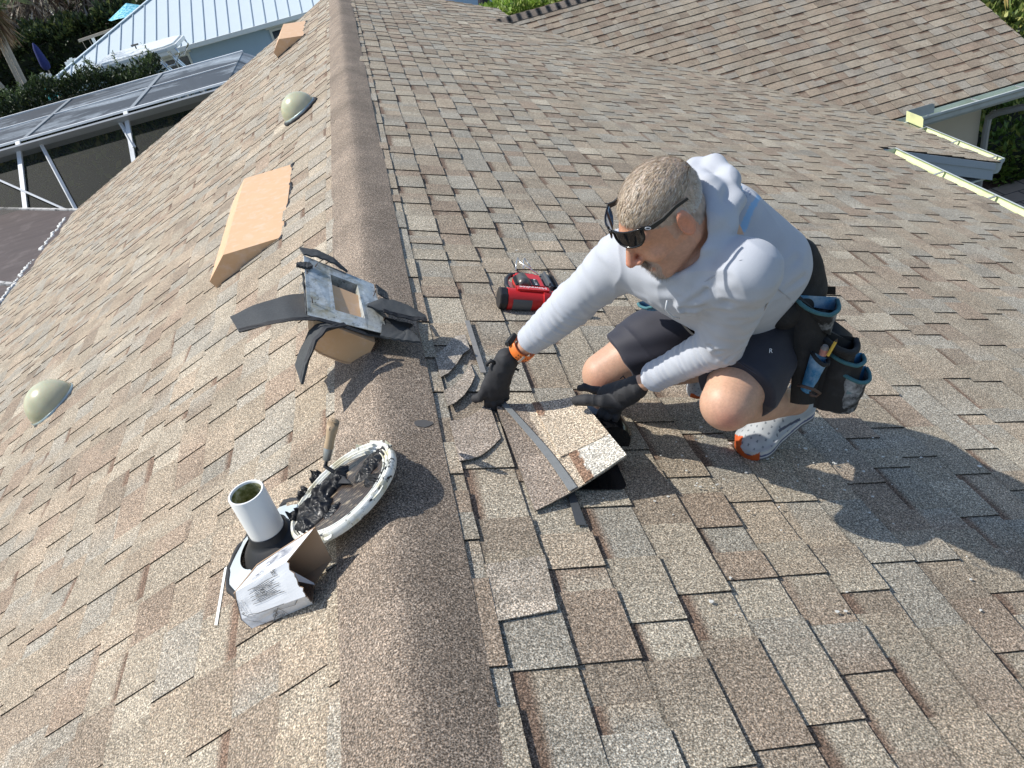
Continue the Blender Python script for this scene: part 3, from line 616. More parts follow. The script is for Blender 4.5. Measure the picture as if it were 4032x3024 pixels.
MB().beam((-10.0,33,-1.38),(-6.5,33,-1.20), .12, .09).build('beam', M_OLDW, sw); MB().beam((-9.5,33,ZG),(-9.5,33,-1.40), .09, .09, (0,1,0)).build('post', M_WTRIM, sw)
for x in (-9.9,-9.65,-8.9): MB().tube([(x,33,-1.4),(x+.05,33,-2.1)], .010, 5).build('chain', M_OLDW, sw)
def adirondack(label, x, y, s):
    c = thing('garden_chair', label, 'chair', (x, y, ZG), 'teal and white garden chairs by the hedge')
    MW = plain('white_poly', (.80,.81,.78), .5); MT = plain('teal_print', (.05,.42,.42), .6, var=.15, scale=30)
    z = ZG+2.05
    bb = MB()
    for k in range(5): bb.box((x-.24+k*.10,y,z),(x-.15+k*.10,y+.04,z+1.0+.04*(2-abs(k-2))))
    bb.build('backrest', MW, c)
    MB().box((x-.20,y-.012,z+.28),(x+.22,y-.002,z+.86)).build('back_panel', MT, c)
    e = MB()
    e.lathe((x+.01,y-.013,z+.57), (0,-1,0), [(0,.006),(.10,.004),(.11,0)], 14)
    for a in (.7,2.4,3.9,5.5): e.lathe((x+.01+math.cos(a)*.15,y-.013,z+.57+math.sin(a)*.15), (0,-1,0), [(0,.004),(.035,.003),(.04,0)], 8)
    e.build('turtle_print', plain('pale_print', (.70,.78,.72), .6), c)
    MB().box((x-.26,y-.5,z+.0),(x+.27,y,z+.05)).build('seat', MW, c)
    for sx in (-.26,.24): MB().box((x+sx,y-.5,ZG),(x+sx+.05,y-.44,z+.0)).build('leg', MW, c); MB().box((x+sx,y-.02,ZG),(x+sx+.05,y+.04,z)).build('leg', MW, c); MB().box((x+sx-.03,y-.5,z+.28),(x+sx+.07,y+.03,z+.31)).build('armrest', MW, c)
adirondack('white tall garden chair with teal turtle back beside the dark hedge shoots', -10.02, 28.2, 1)
adirondack('white and teal garden chair half hidden behind the metal roof eave', -9.65, 30.2, 1)
# ---------------------------------------------------------------- things on the roof
def sheet(name, P, nu, nv, th, col, mat, parent=None, smooth=True, two=None):
    """curved sheet P(u,v)->point, given thickness th (downwards along its normal), colour by col(u,v)"""
    vs = []; cs = []
    G = [[Vector(P(i/nu, j/nv)) for i in range(nu+1)] for j in range(nv+1)]
    Nn = [[None]*(nu+1) for _ in range(nv+1)]
    for j in range(nv+1):
        for i in range(nu+1):
            a = G[j][min(i+1,nu)]-G[j][max(i-1,0)]; b2 = G[min(j+1,nv)][i]-G[max(j-1,0)][i]; n = a.cross(b2)
            Nn[j][i] = n.normalized() if n.length > 1e-12 else Vector((0,0,1))
    for lay in (0, 1):
        for j in range(nv+1):
            for i in range(nu+1):
                vs.append(G[j][i]-Nn[j][i]*th*lay); c = np.array(col(i/nu, j/nv)) if callable(col) else np.array(col)
                cs.append(c if not (lay and two is not None) else np.array(two))
    W = nu+1; M = W*(nv+1); fs = []
    for j in range(nv):
        for i in range(nu):
            q = (j*W+i, j*W+i+1, (j+1)*W+i+1, (j+1)*W+i); fs.append(q); fs.append(tuple(M+k for k in q[::-1]))
    bd = [i for i in range(nu)]+[j*W+nu for j in range(nv)]+[nv*W+i for i in range(nu, 0, -1)]+[j*W for j in range(nv, 0, -1)]
    for k in range(len(bd)): a, b2 = bd[k], bd[(k+1) % len(bd)]; fs.append((b2, a, M+a, M+b2))
    me = bpy.data.meshes.new(name); me.from_pydata([tuple(v) for v in vs], [], fs)
    a = me.color_attributes.new('Col', 'FLOAT_COLOR', 'POINT'); a.data.foreach_set('color', np.concatenate([np.array(cs, np.float32), np.ones((len(cs),1), np.float32)], 1).reshape(-1))
    o = link(name, me, mat, None, smooth)
    if smooth: me.set_sharp_from_angle(angle=R(50))
    return child_world(o, parent)
def coons(p00, p10, p11, p01, bow=0, bn=(0,0,1), jag=0, seed=0):
    p = [Vector(q) for q in (p00, p10, p11, p01)]; bn = Vector(bn)
    def P(u, v):
        q = (p[0]*(1-u)+p[1]*u)*(1-v)+(p[3]*(1-u)+p[2]*u)*v + bn*bow*4*u*(1-u)
        if jag: q = q + (p[3]-p[0]).normalized()*jag*mnoise.noise(Vector((u*9+seed, v*3, 1)))+bn*jag*.6*mnoise.noise(Vector((u*4, v*4, seed)))
        return q
    return P
def text(name, s, size, o, xd, yd, mat, parent=None, lift=.0006, align='LEFT', thick=0.0):
    cu = bpy.data.curves.new(name, 'FONT'); cu.body = s; cu.size = size; cu.align_x = align; cu.extrude = thick
    ob = bpy.data.objects.new('tmp_text', cu); sc.collection.objects.link(ob); dg = bpy.context.evaluated_depsgraph_get(); dg.update()
    me = bpy.data.meshes.new_from_object(ob.evaluated_get(dg)); bpy.data.objects.remove(ob)
    me.materials.clear(); xd = Vector(xd).normalized(); yd = Vector(yd); yd = (yd-xd*yd.dot(xd)).normalized(); z = xd.cross(yd)
    me.transform(Matrix((xd, yd, z)).transposed().to_4x4()); me.transform(Matrix.Translation(Vector(o)+z*lift))
    return child_world(link(name, me, mat), parent)
M_VC = vcol('painted_parts', .7)
ER, EL, EY = Vector((COS,0,-SIN)), Vector((-COS,0,-SIN)), Vector((0,1,0))
# --- tan off-ridge vents
M_TAN = NT('tan_painted_metal'); c = M_TAN.mix(M_TAN.noise(7, 5, .65), (.62,.37,.19), (.70,.46,.27)); c = M_TAN.mix(M_TAN.ramp(M_TAN.noise(16, 6, .7), [(.50, 0), (.66, .45)]), c, (.72,.55,.43)); M_TAN.base(c).set(Roughness=.55); M_TAN = M_TAN.m
M_TAR = NT('black_roof_cement'); v = M_TAR.noise(45, 5, .7); M_TAR.base((.006,.006,.007)).set(Roughness=M_TAR.ramp(v, [(.4, .25), (.6, .7)]), Specular_IOR_Level=.38); M_TAR.bump(v, .7, .003); M_TAR = M_TAR.m
M_TARD = plain('dried_black_sealant', (.022,.023,.026), .75, var=.3, scale=60, bump=.6)
def tan_vent(label, y0, y1, xa, xb, h):
    v = thing('roof_vent', label, 'roof vent', (xb, y0, -xb*-1*TAN*-1), 'tan slant-back roof vents')
    v.location = (-xa, y0, -xa*TAN)
    da, db = xa/COS, xb/COS                    # distances down the slope: upslope edge, downslope end
    L = lambda d, y, hh: Vector((0,y,0))+EL*d+NL*hh
    dm = db-.16
    prof = [(da,.004),(da,.012),(dm,h),(db,h*.52),(db,.0)]
    m = MB(); 
    for i in range(4):
        (p, hp), (q, hq) = prof[i], prof[i+1]; m.add([L(p,y0,hp),L(p,y1,hp),L(q,y1,hq),L(q,y0,hq)], [(0,1,2,3)])
    for y in (y0, y1): m.add([L(p,y,hh) for p, hh in prof], [tuple(range(5))])
    m.build('hood', M_TAN, v, bevel=.004)
    s = MB(); r = np.random.RandomState(int(y0*10))
    path = [L(dm,y0-.008,.004)+(L(da,y0-.008,.004)-L(dm,y0-.008,.004))*k/20 for k in range(21)]+[L(da-.008,y0+(y1-y0)*k/30,.004) for k in range(31)]
    path = [p+Vector(r.normal(0,.0045,3)) for p in path]
    s.tube(path, [r.uniform(.006,.015) for _ in path], 7); s.tube([L(db,y0-.006,.004),L(dm,y0-.006,.004)], [.009,.012], 7); s.build('sealant_bead', M_TARD, v, smooth=True)
tan_vent('long tan slant-back roof vent sealed in black, nearer and larger of two', 3.99, 5.26, .455, .885, .130)
tan_vent('small looking tan roof vent far up the left slope near its top', 10.80, 12.05, .53, .93, .16)
# --- yellowed domes
t = NT('yellowed_acrylic'); v = t.ramp(t.noise(5, 4), [(.3, 0), (.7, 1)]); t.base(t.mix(v, (.40,.40,.24), (.58,.56,.40))).set(Roughness=.28, Subsurface_Weight=.15); M_DOME = t.m
def dome(label, y, d, rad):
    v = thing('skylight_dome', label, 'skylight', tuple(EL*d+Vector((0,y,0))), 'yellowed tubular skylight domes')
    c = EL*d+EY*y; n = NL; m = MB(); pr_ = [(rad*math.cos(a), .02+rad*.98*math.sin(a)) for a in np.linspace(0, math.pi/2, 14)]
    m.lathe(c, n, [(rad*1.04,.008),(rad*1.04,.02)]+pr_, 40, x=EY); m.build('dome', M_DOME, v, smooth=True)
    r = np.random.RandomState(int(d*100)); m = MB()
    pts = [c+n*.006+(EY*math.cos(a)+EL*math.sin(a))*(rad*1.07+r.uniform(-.006,.012)) for a in np.linspace(0, 2*math.pi, 50)[:-1]]
    m.tube(pts, [r.uniform(.008,.018) for _ in pts], 7, closed=True); m.build('sealed_flange', M_TARD, v, smooth=True)
    m = MB(); m.lathe(c, n, [(rad*1.045,.004),(rad*1.045,.028),(rad*1.02,.03)], 40, x=EY); m.build('metal_ring', plain('old_aluminium', (.45,.52,.50), .4, .6), v, smooth=True)
dome('yellowed half-round skylight dome near the left edge, nearer of two', 4.22, 2.12/COS, .150)
dome('yellowed half-round skylight dome below the ridge, farther of two', 6.66, .44/COS, .145)
# --- PVC vent pipe with its boot
M_PVC = plain('white_pvc', (.80,.80,.77), .35, var=.03, scale=8, dirt_shade=(.6,.58,.52), dirt_amt=.3)
pb = Vector((-.352,1.615,-.142)); pipe = thing('vent_pipe', 'white plastic vent pipe standing in a black rubber boot', 'vent pipe', tuple(pb))
zt = .062
m = MB(); m.lathe((pb.x,pb.y,0), (0,0,1), [(.047,-.16),(.047,zt-.002),(.0455,zt),(.0415,zt),(.040,zt-.002),(.040,-.12)], 48); m.build('pipe', M_PVC, pipe, auto=40)
t = NT('lichen_inside'); t.base(t.ramp(t.noise(38, 5, .7), [(.35, (.08,.09,.02)), (.5, (.25,.25,.10)), (.65, (.50,.49,.34))])).set(Roughness=.95); t.bump(t.noise(60, 4), .8, .004)
m = MB(); m.lathe((pb.x,pb.y,0), (0,0,1), [(.0395,zt-.006),(.0385,-.02),(.034,-.05),(0,-.055)], 40); m.build('lichen_lining', t.m, pipe)
M_RUB = plain('black_rubber_boot', (.012,.012,.013), .55, var=.2, scale=30)
m = MB(); c = Vector((pb.x,pb.y,-.142)); q = []
for k, (r0, hh, tilt) in enumerate(((.0485,.072,0),(.0515,.070,0),(.0515,.052,0),(.062,.046,.25),(.084,.030,.7),(.098,.012,1),(.104,.004,1))):
    ring = []
    for a in np.linspace(0, 2*math.pi, 49)[:-1]:
        p = Vector((math.cos(a)*r0, math.sin(a)*r0, 0)); ring.append(Vector((c.x,c.y,c.z))+Vector((p.x*(COS if tilt else 1),p.y,p.x*TAN*tilt*(COS if tilt else 1)))+Vector((0,0,1))*hh*(1-tilt)+NL*hh*tilt)
    q.append(ring)
m.add([p for ring in q for p in ring], [(i*48+k, i*48+(k+1) % 48, (i+1)*48+(k+1) % 48, (i+1)*48+k) for i in range(6) for k in range(48)]); m.build('rubber_collar', M_RUB, pipe, smooth=True)
m = MB(); cc = EL*(.40)+EY*1.63
ring = lambda rx, ry, hh, dx=0: [cc+EL*(dx+math.cos(a)*rx)+EY*math.sin(a)*ry+NL*hh for a in np.linspace(0,2*math.pi,41)[:-1]]
a0, a1, a2 = ring(.085,.085,.028), ring(.135,.128,.008), ring(.15,.142,.006)
m.add(a0+a1+a2, [(i*40+k, i*40+(k+1) % 40, (i+1)*40+(k+1) % 40, (i+1)*40+k) for i in range(2) for k in range(40)]); m.build('metal_base', plain('pale_galvanised', (.62,.68,.70), .35, .3, var=.1, scale=10), pipe, smooth=True)
r = np.random.RandomState(3); m = MB(); pts = [p+NL*.0-NL*.003 for p in ring(.153,.146,.006)]; m.tube([p+Vector(r.normal(0,.002,3)) for p in pts], [r.uniform(.006,.011) for _ in pts], 7, closed=True); m.build('sealant_bead', M_TARD, pipe, smooth=True)
# --- bucket lid with roof cement
LC = Vector((-.11,1.55,.024)); LN = Vector((-.34,.12,.933)).normalized(); LX = EY.cross(LN).normalized(); LY = LN.cross(LX)
lid = thing('bucket_lid', 'round white bucket lid heaped with black roof cement lying on the ridge', 'lid', tuple(LC))
M_LID = NT('smeared_white_lid'); c = M_LID.mix(M_LID.ramp(M_LID.noise(18, 5, .7), [(.5, 0), (.62, .8)]), (.78,.78,.72), (.55,.50,.33)); c = M_LID.mix(M_LID.ramp(M_LID.noise(26, 6, .75, None, .6), [(.56, 0), (.60, 1)]), c, (.02,.02,.02)); M_LID.base(c).set(Roughness=.35); M_LID = M_LID.m
m = MB(); RL = .155
prof = [(0,-.012),(RL*1.02,-.014),(RL*1.05,-.006),(RL*1.05,.004),(RL*1.02,.010),(RL*.985,.010),(RL*.965,.003),(RL*.935,.002),(RL*.925,.007),(RL*.905,.007),(RL*.895,.001),(RL*.865,.001),(RL*.855,.006),(RL*.84,.006),(RL*.83,-.001),(0,-.002)]
m.lathe(LC, LN, prof, 64, x=LX); m.build('lid_disc', M_LID, lid, auto=50)
M_CRK = plain('crinkled_rim', (.66,.67,.60), .45, var=.15, scale=30, dirt_shade=(.62,.54,.22), dirt_amt=.9)
r = np.random.RandomState(9)                         # torn, crinkled rim tabs
for k in range(22):
    a = k*2*math.pi/22+r.uniform(-.12,.12); wd = r.uniform(.07,.20); ro = RL*1.04; L = r.uniform(.005,.016)
    if r.rand() < .45: continue
    P = [LC+(LX*math.cos(a+s*wd)+LY*math.sin(a+s*wd))*(ro+e)+LN*hh for s, e, hh in ((-1,0,.004),(1,0,.004),(.8,L*.7,.004+r.uniform(-.004,.010)),(0,L,-.002+r.uniform(-.004,.008)),(-.8,L*.6,.002+r.uniform(-.004,.008)))]
    MB().prism(P, -LN*.0022).build('rim_shred', M_CRK, lid)
plain('crinkled_rim_b', (.72,.72,.62), .45, var=.1, scale=30, dirt_shade=(.62,.54,.22), dirt_amt=.9)
def heap(name, cx, cy, ax, ay, rot, h, seed, n=44, mat=None, fl=.0):
    V = []; F = []
    for j in range(n+1):
        for i in range(n+1):
            u, v = -1+2*i/n, -1+2*j/n; rr_ = math.sqrt(u*u+v*v)
            edge = 1+.16*mnoise.noise(Vector((math.atan2(v,u)*2.2, seed, 0)))+.08*mnoise.noise(Vector((math.atan2(v,u)*7, seed, 5)))
            f = max(0, 1-(rr_/edge)**3.0)
            k = mnoise.noise(Vector((u*2+seed, v*1.2, 1)))*.5+abs(mnoise.noise(Vector((u*3.2, v*1.4+seed, 2))))*.8+.10*mnoise.noise(Vector((u*11, v*5, seed)))
            x = u*ax; y = v*ay; X = cx+x*math.cos(rot)-y*math.sin(rot); Y = cy+x*math.sin(rot)+y*math.cos(rot)
            V.append(LC+LX*X+LY*Y+LN*(f**.5*h*(.55+k)-.002 if f > 0 else -.004))
    for j in range(n):
        for i in range(n):
            q = (j*(n+1)+i, j*(n+1)+i+1, (j+1)*(n+1)+i+1, (j+1)*(n+1)+i)
            uu = -1+2*(i+.5)/n; vv = -1+2*(j+.5)/n
            if uu*uu+vv*vv < 1.35: F.append(q)
    return MB().add(V, F).build(name, mat or M_TAR, lid, smooth=True)
# LX points down to the left of the picture, LY away towards the top
def lidxy(x, y):                                       # picture point -> lid coordinates
    p = atP(x, y, LN, LC); d = p-LC; return d.dot(LX), d.dot(LY)
t = NT('scraped_film'); wv = t.n('ShaderNodeTexWave', i_Scale=22.0, i_Distortion=5.0, i_Detail=3.0); t.l(t.stretch(1,2.2,1,(0,0,R(35))), wv.inputs[0])
cc2 = t.mix(t.ramp(wv.outputs['Fac'], [(.35, 0), (.75, 1)]), (.012,.011,.011), (.085,.055,.035)); cc2 = t.mix(t.ramp(t.noise(30, 4, .7, t.stretch(1,4,1,(0,0,R(35)))), [(.56, 0), (.66, .8)]), cc2, (.50,.40,.27)); t.base(cc2).set(Roughness=.3)
m = MB(); m.lathe(LC, LN, [(0,.0010),(RL*.80,.0012)], 48, x=LX); m.build('cement_film', t.m, lid)
c3 = lambda x, y: ((700+x/1.58)*2212/4032, (1550+y/1.58)*2212/4032)
for k, (x, y, ax, ay, rt, hh) in enumerate(((905,635,.100,.044,None,.034),(850,765,.062,.050,None,.026),(1190,470,.052,.030,None,.016),(1230,400,.048,.034,None,.014),(1215,540,.024,.040,None,.012),(960,730,.030,.022,None,.010),(1010,560,.030,.016,None,.020))):
    a, b2 = lidxy(*c3(x, y)); p, q = lidxy(*c3(x-80, y+95)), lidxy(*c3(x+80, y-95)); heap('cement_heap', a, b2, ax, ay, math.atan2(p[1]-q[1], p[0]-q[0]), hh, 3.7*k+1)
for k, (x, y, ax) in enumerate(((790,640,.022),(870,530,.020),(745,770,.022))):
    a, b2 = lidxy(*c3(x, y)); heap('cement_heap', a, b2, ax, ax*.8, 1.0, .030, 30+k, 24)
a, b2 = lidxy(*c3(800,700)); MBx = heap('cement_rim', RL*.0, .0, .001, .001, 0, .0, 50, 2)
bpy.data.objects.remove(MBx)
# --- trowel
tr0 = atP(*c3(1000,500), LN, LC+LN*.012); tip = atP(*c3(925,415), LN, LC+LN*.055)
hb = tip; D0 = (hb-CAM).length; ht = CAM+px(*c3(973,150)).normalized()*(D0-.035)
trw = thing('trowel', 'small trowel with worn wooden handle stuck in the black cement', 'trowel', tuple(tr0))
ax = (ht-hb).normalized(); Lh = (ht-hb).length
t = NT('worn_wood_handle'); c = t.mix(t.noise(9, 4, .6, t.stretch(1,1,.15)), (.36,.24,.13), (.52,.40,.26)); c = t.mix(t.ramp(t.noise(40, 5, .7), [(.60, 0), (.64, 1)]), c, (.04,.03,.025)); t.base(c).set(Roughness=.6)
hp = [(.0,0),(.0115,0),(.0125,.006),(.0118,.03),(.0140,.055),(.0155,.08),(.0150,Lh-.030-.012),(.012,Lh-.030-.003),(.004,Lh-.030),(0,Lh-.030)]
MB().lathe(hb+ax*.028, ax, hp, 24).build('handle', t.m, trw, smooth=True)
MB().lathe(hb, ax, [(0,0),(.0085,0),(.0105,.004),(.0125,.03),(.0125,.034)], 24).build('ferrule', plain('dull_steel', (.42,.41,.38), .35, .7, var=.2, scale=40), trw, auto=40)
mid = hb-ax*.018+LN*.004; MB().tube([hb+ax*.004, hb-ax*.012, mid, (mid+tr0)/2-LN*.004, tr0], [.0045,.0048,.0052,.0055,.006], 10).build('shank', M_TARD, trw, smooth=True)
p1 = atP(*c3(1075,560), LN, LC+LN*.008); p2 = atP(*c3(960,560), LN, LC+LN*.010)
MB().prism([tr0, atP(*c3(1040,520),LN,LC+LN*.009), p1, p2], LN*.0015).build('blade', M_TARD, trw)
# --- cardboard box
def Bp(x, y, h): return atL((850+x/1.5863)*2212/4032, (1900+y/1.5863)*2212/4032, h)
bx = thing('cardboard_box', 'crushed white cardboard box, open end to the right, printed in black', 'box', tuple(Bp(607,757,0)))
A_ = {k: Bp(*v) for k, v in dict(a=(620,275,.135), b=(440,495,.125), c=(560,710,.05), d=(607,757,.003), e=(615,640,.002), f=(718,430,.03), g=(725,480,.022), a1=(255,510,.125), b1=(110,690,.10), c1=(155,855,.04), d1=(230,918,.003)).items()}
e1 = A_['e']+(A_['d1']-A_['d']); f1 = A_['f']+(A_['a1']-A_['a'])*.98
M_CARD = NT('white_lined_card'); M_CARD.base(M_CARD.mix(M_CARD.noise(9, 4), (.74,.76,.79), (.82,.83,.84))).set(Roughness=.5); M_CARD = M_CARD.m
t = NT('brown_card_inside'); t.base(t.mix(t.noise(20, 5), (.34,.225,.14), (.42,.29,.19))).set(Roughness=.85); M_KRAFT = t.m
def panel(name, p, q, q1, p1, mats=(M_CARD, M_KRAFT), th=.0032, jag=0, seed=0, nu=14, nv=6, out=1, wob=.002):
    p, q, q1, p1 = map(Vector, (p, q, q1, p1)); n = (q-p).cross(p1-p).normalized()*out; V = []; W = nu+1
    for lay in (0, 1):
        for j in range(nv+1):
            for i in range(nu+1):
                u, v = i/nu, j/nv; x = (p*(1-u)+q*u)*(1-v)+(p1*(1-u)+q1*u)*v
                if jag: x = x + (p1-p).normalized()*jag*(1-v)*(mnoise.noise(Vector((u*7, seed, 0)))+.6*mnoise.noise(Vector((u*19, seed, 3))))
                e = 4*u*(1-u)*4*v*(1-v); x = x + n*wob*e*mnoise.noise(Vector((u*3, v*3, seed)))*2
                V.append(x-n*th*lay)
    M = W*(nv+1); F = []; mi = []
    for j in range(nv):
        for i in range(nu):
            k = (j*W+i, j*W+i+1, (j+1)*W+i+1, (j+1)*W+i); F.append(k); mi.append(0); F.append(tuple(M+x for x in k[::-1])); mi.append(1)
    bd = [i for i in range(nu)]+[j*W+nu for j in range(nv)]+[nv*W+i for i in range(nu, 0, -1)]+[j*W for j in range(nv, 0, -1)]
    for k in range(len(bd)): a, b3 = bd[k], bd[(k+1) % len(bd)]; F.append((b3, a, M+a, M+b3)); mi.append(1)
    me = bpy.data.meshes.new(name); me.from_pydata([tuple(v) for v in V], [], F); me.polygons.foreach_set('material_index', mi)
    o = link(name, me, list(mats)); return child_world(o, bx)
ctr = sum(A_.values(), Vector())/len(A_)
def opan(nm, p, q, q1, p1, **k):
    n = (Vector(q)-Vector(p)).cross(Vector(p1)-Vector(p)); s = 1 if n.dot((Vector(p)+Vector(q)+Vector(q1)+Vector(p1))/4-ctr) > 0 else -1
    return panel(nm, p, q, q1, p1, out=s, **k)
tp = opan('top_panel', A_['a'], A_['b'], A_['b1'], A_['a1'], seed=1)
fp = opan('front_panel', A_['b'], A_['c'], A_['c1'], A_['b1'], jag=.012, seed=2)
lp = opan('lower_panel', A_['c'], A_['d'], A_['d1'], A_['c1'], jag=.006, seed=3)
opan('bottom_panel', A_['d'], A_['e'], e1, A_['d1'], seed=4); opan('back_panel', A_['e'], A_['g'], f1*.5+e1*.5, e1, seed=5); opan('back_panel', A_['g'], A_['a'], A_['a1'], f1*.5+e1*.5, seed=6)
opan('end_flap', A_['a1'], A_['b1'], A_['c1'], f1*.7+e1*.3, seed=7); opan('end_flap', f1*.7+e1*.3, A_['c1'], A_['d1'], e1, seed=8)
ifl = panel('inner_flap', Bp(455,540,.095), Bp(478,610,.07), Bp(620,640,.012), Bp(610,625,.02), mats=(M_CARD, M_CARD), out=1, wob=.0, nu=6)
INK = plain('black_print', (.02,.02,.022), .5); INKG = plain('grey_print', (.25,.25,.27), .5)
def onface(p0, p1, q0, out_from, eps=.0016):            # mapper (u,v)->point on a face, u along p0->p1, v along p0->q0
    p0, p1, q0 = map(Vector, (p0, p1, q0)); n = (p1-p0).cross(q0-p0).normalized()
    if n.dot(p0-ctr) < 0: n = -n
    return (lambda u, v: p0+(p1-p0)*u+(q0-p0)*v+n*eps), n
def strokes(name, P, n, lines, w, mat, parent):
    m = MB()
    for ln in lines:
        for (a, b3) in zip(ln[:-1], ln[1:]):
            A, B3 = P(*a), P(*b3); d = (B3-A).normalized(); s = d.cross(n)*w/2; m.add([A-s-d*w*.3, A+s-d*w*.3, B3+s+d*w*.3, B3-s+d*w*.3], [(0,1,2,3)])
    o = m.build(name, mat); child_world(o, None); o.parent = parent; o.matrix_parent_inverse = parent.matrix_parent_inverse.copy() if False else Matrix.Identity(4)
    return o
def inface(p00, p10, p11, p01, eps=.0026):
    p = [Vector(q) for q in (p00,p10,p11,p01)]; n = (p[1]-p[0]).cross(p[3]-p[0]).normalized()
    if n.dot((p[0]+p[2])/2-ctr) < 0: n = -n
    return (lambda u, v: (p[0]*(1-u)+p[1]*u)*(1-v)+(p[3]*(1-u)+p[2]*u)*v+n*eps), n
def reparent(o, par): o.parent = par; o.matrix_parent_inverse = (par.matrix_parent_inverse).copy() if False else o.matrix_parent_inverse; return o
def put(o, par):                                       # world-coordinate mesh under a part whose own data is in world coordinates too
    o.parent = par; o.matrix_parent_inverse = Matrix.Identity(4) ; o.matrix_basis = Matrix.Identity(4); return o
P, n = inface(A_['b'], A_['c'], A_['c1'], A_['b1'])   # u: b->c (down), v: opening->closed end
rr = np.random.RandomState(5); L = []
for k in range(13):
    u = .18+.48*k/12; L.append([(u+.012*math.sin(v*14+k), v) for v in np.linspace(.20+.16*abs(math.sin(k*1.3)), .74-.10*abs(math.sin(k*2.1)), 12)])
ox = [[(.40+.05*math.cos(a)*q, .52+.035*math.sin(a)*q) for a in np.linspace(0,6.28,12)] for q in (.5,1.1)]
def mk(lines, w, mat, par, PP=None, nn=None):
    m = MB(); PP = PP or P; nn = nn or n
    for ln in lines:
        for a, b3 in zip(ln[:-1], ln[1:]):
            A, B3 = PP(*a), PP(*b3); d = (B3-A).normalized(); s = d.cross(nn)*w/2; m.add([A-s, A+s, B3+s, B3-s], [(0,1,2,3)])
    return put(m.build('print', mat), par)
mk(L+ox, .0011, INK, fp)
xd = (A_['b1']-A_['b']).normalized()
def tx(s_, sz, PP, u, v, xdir, ydir, par, mat=INK):
    o = text('print', s_, sz, PP(u, v), xdir, ydir, mat); return put(o, par)
xd2 = (A_['b']-A_['c']).normalized()
tx('Figure 8', .0115, P, .30, .985, -xd2, -xd, fp); tx('Attic Vent', .0085, P, .36, .90, -xd2, -xd, fp, INKG)
tx('M', .017, P, .14, .22, xd, xd2, fp); tx('In', .013, P, .03, .20, xd, xd2, fp)
P2, n2 = inface(A_['a'], A_['b'], A_['b1'], A_['a1'])
mk([[(u, .12), (u, .62-.1*math.sin(k))] for k, u in enumerate(np.linspace(.15,.62,11))], .0010, INKG, tp, P2, n2)
mk([[(.80+.10*math.cos(a)*q, .62+.14*math.sin(a)*q) for a in np.linspace(0,6.28,20)] for q in (1,.75,.3)], .0009, INKG, tp, P2, n2)
P3, n3 = inface(A_['c'], A_['d'], A_['d1'], A_['c1'])
P4 = lambda u, v: P3(u, v) if u >= 0 else P(1+u, v); 
mk([[(.05,.42),(.93,.38),(.93,.62),(.05,.42)], [(.6,.50),(.2,.49)], [(.3,.46),(.2,.49),(.3,.53)], [(.05,.95),(.9,.75)], [(.0,.12),(.35,.20),(.2,.5)]], .0014, INK, lp, P3, n3)
mk([[(.66+.22*math.cos(a)*q, .50+.085*math.sin(a)*q) for a in np.linspace(0,6.28,18)] for q in (1,.72,.42)], .0012, INK, lp, P3, n3)
mk([[(.93,.86),(.99,.70),(.99,.30)], [(.80,.96),(.99,.86)]], .0012, INK, fp)
nn = (Bp(478,610,.07)-Bp(455,540,.095)).cross(Bp(610,625,.02)-Bp(455,540,.095)).normalized()
xi = (Bp(455,540,.095)-Bp(610,625,.02)).normalized(); yi = (Bp(455,540,.095)-Bp(478,610,.07)).normalized()
for s_, (x, y, h) in (('InOvate', (600,632,.020)), ('250 S Ce', (570,618,.034)), ('Ph', (520,588,.058))):
    if nn.dot(CAM-Bp(x,y,h)) < 0: nn = -nn
    o = text('print', s_, .010, Bp(x,y,h)+nn*.003, -yi, xi, INK); put(o, ifl)
# --- strip, patches and crumbs
o = sheet('plastic_strip', coons(atL(*c3(320,925),.004), atL(*c3(331,930),.004), atL(*c3(248,1442),.004), atL(*c3(230,1440),.004), 0), 2, 12, .0012, (.75,.75,.70), M_VC); tag(o, 'thin white plastic strip lying beside the crushed box', 'strip')
def patch(label, cx, cy, w_, h_, name, cat, col=(.03,.03,.032), side='L'):
    at = atL if side == 'L' else atR; V = []; r = np.random.RandomState(int(cx))
    n_ = NL if side == 'L' else NR
    pts = [at(cx+math.cos(a)*w_*r.uniform(.85,1.1), cy+math.sin(a)*h_*r.uniform(.85,1.1), .012) for a in np.linspace(0,2*math.pi,15)[:-1]]
    m = MB().prism(pts, n_*.003); return tag(m.build(name, plain(name+'_mat', col, .8)), label, cat)
patch('small black oval scrap lying on the ridge cap', 915, 916, 21, 8, 'felt_scrap', 'scrap')
rr = np.random.RandomState(14); m = MB()
for k in range(150):
    x, y = rr.uniform(1380,2205), rr.uniform(880,1330)
    if k < 80: x, y = rr.normal(1700,140), rr.normal(1010,70)
    if k > 110: x, y = rr.uniform(1000,2100), rr.uniform(260,640)
    s = rr.uniform(.0015,.006)*(1.5 if rr.rand() < .12 else 1); p = atR(x, y, .012); a = rr.uniform(0,6.28)
    m.prism([p+(ER*math.cos(a+q)*rr.uniform(.5,1.3)+EY*math.sin(a+q)*rr.uniform(.3,.9))*s for q in (0,1.2,2.4,3.7,5)], NR*rr.uniform(.001,.003))
tag(m.build('paint_crumbs', plain('white_crumbs', (.72,.70,.64), .8)), 'scattered white paint crumbs on the shingles around the man', 'debris', kind='stuff')
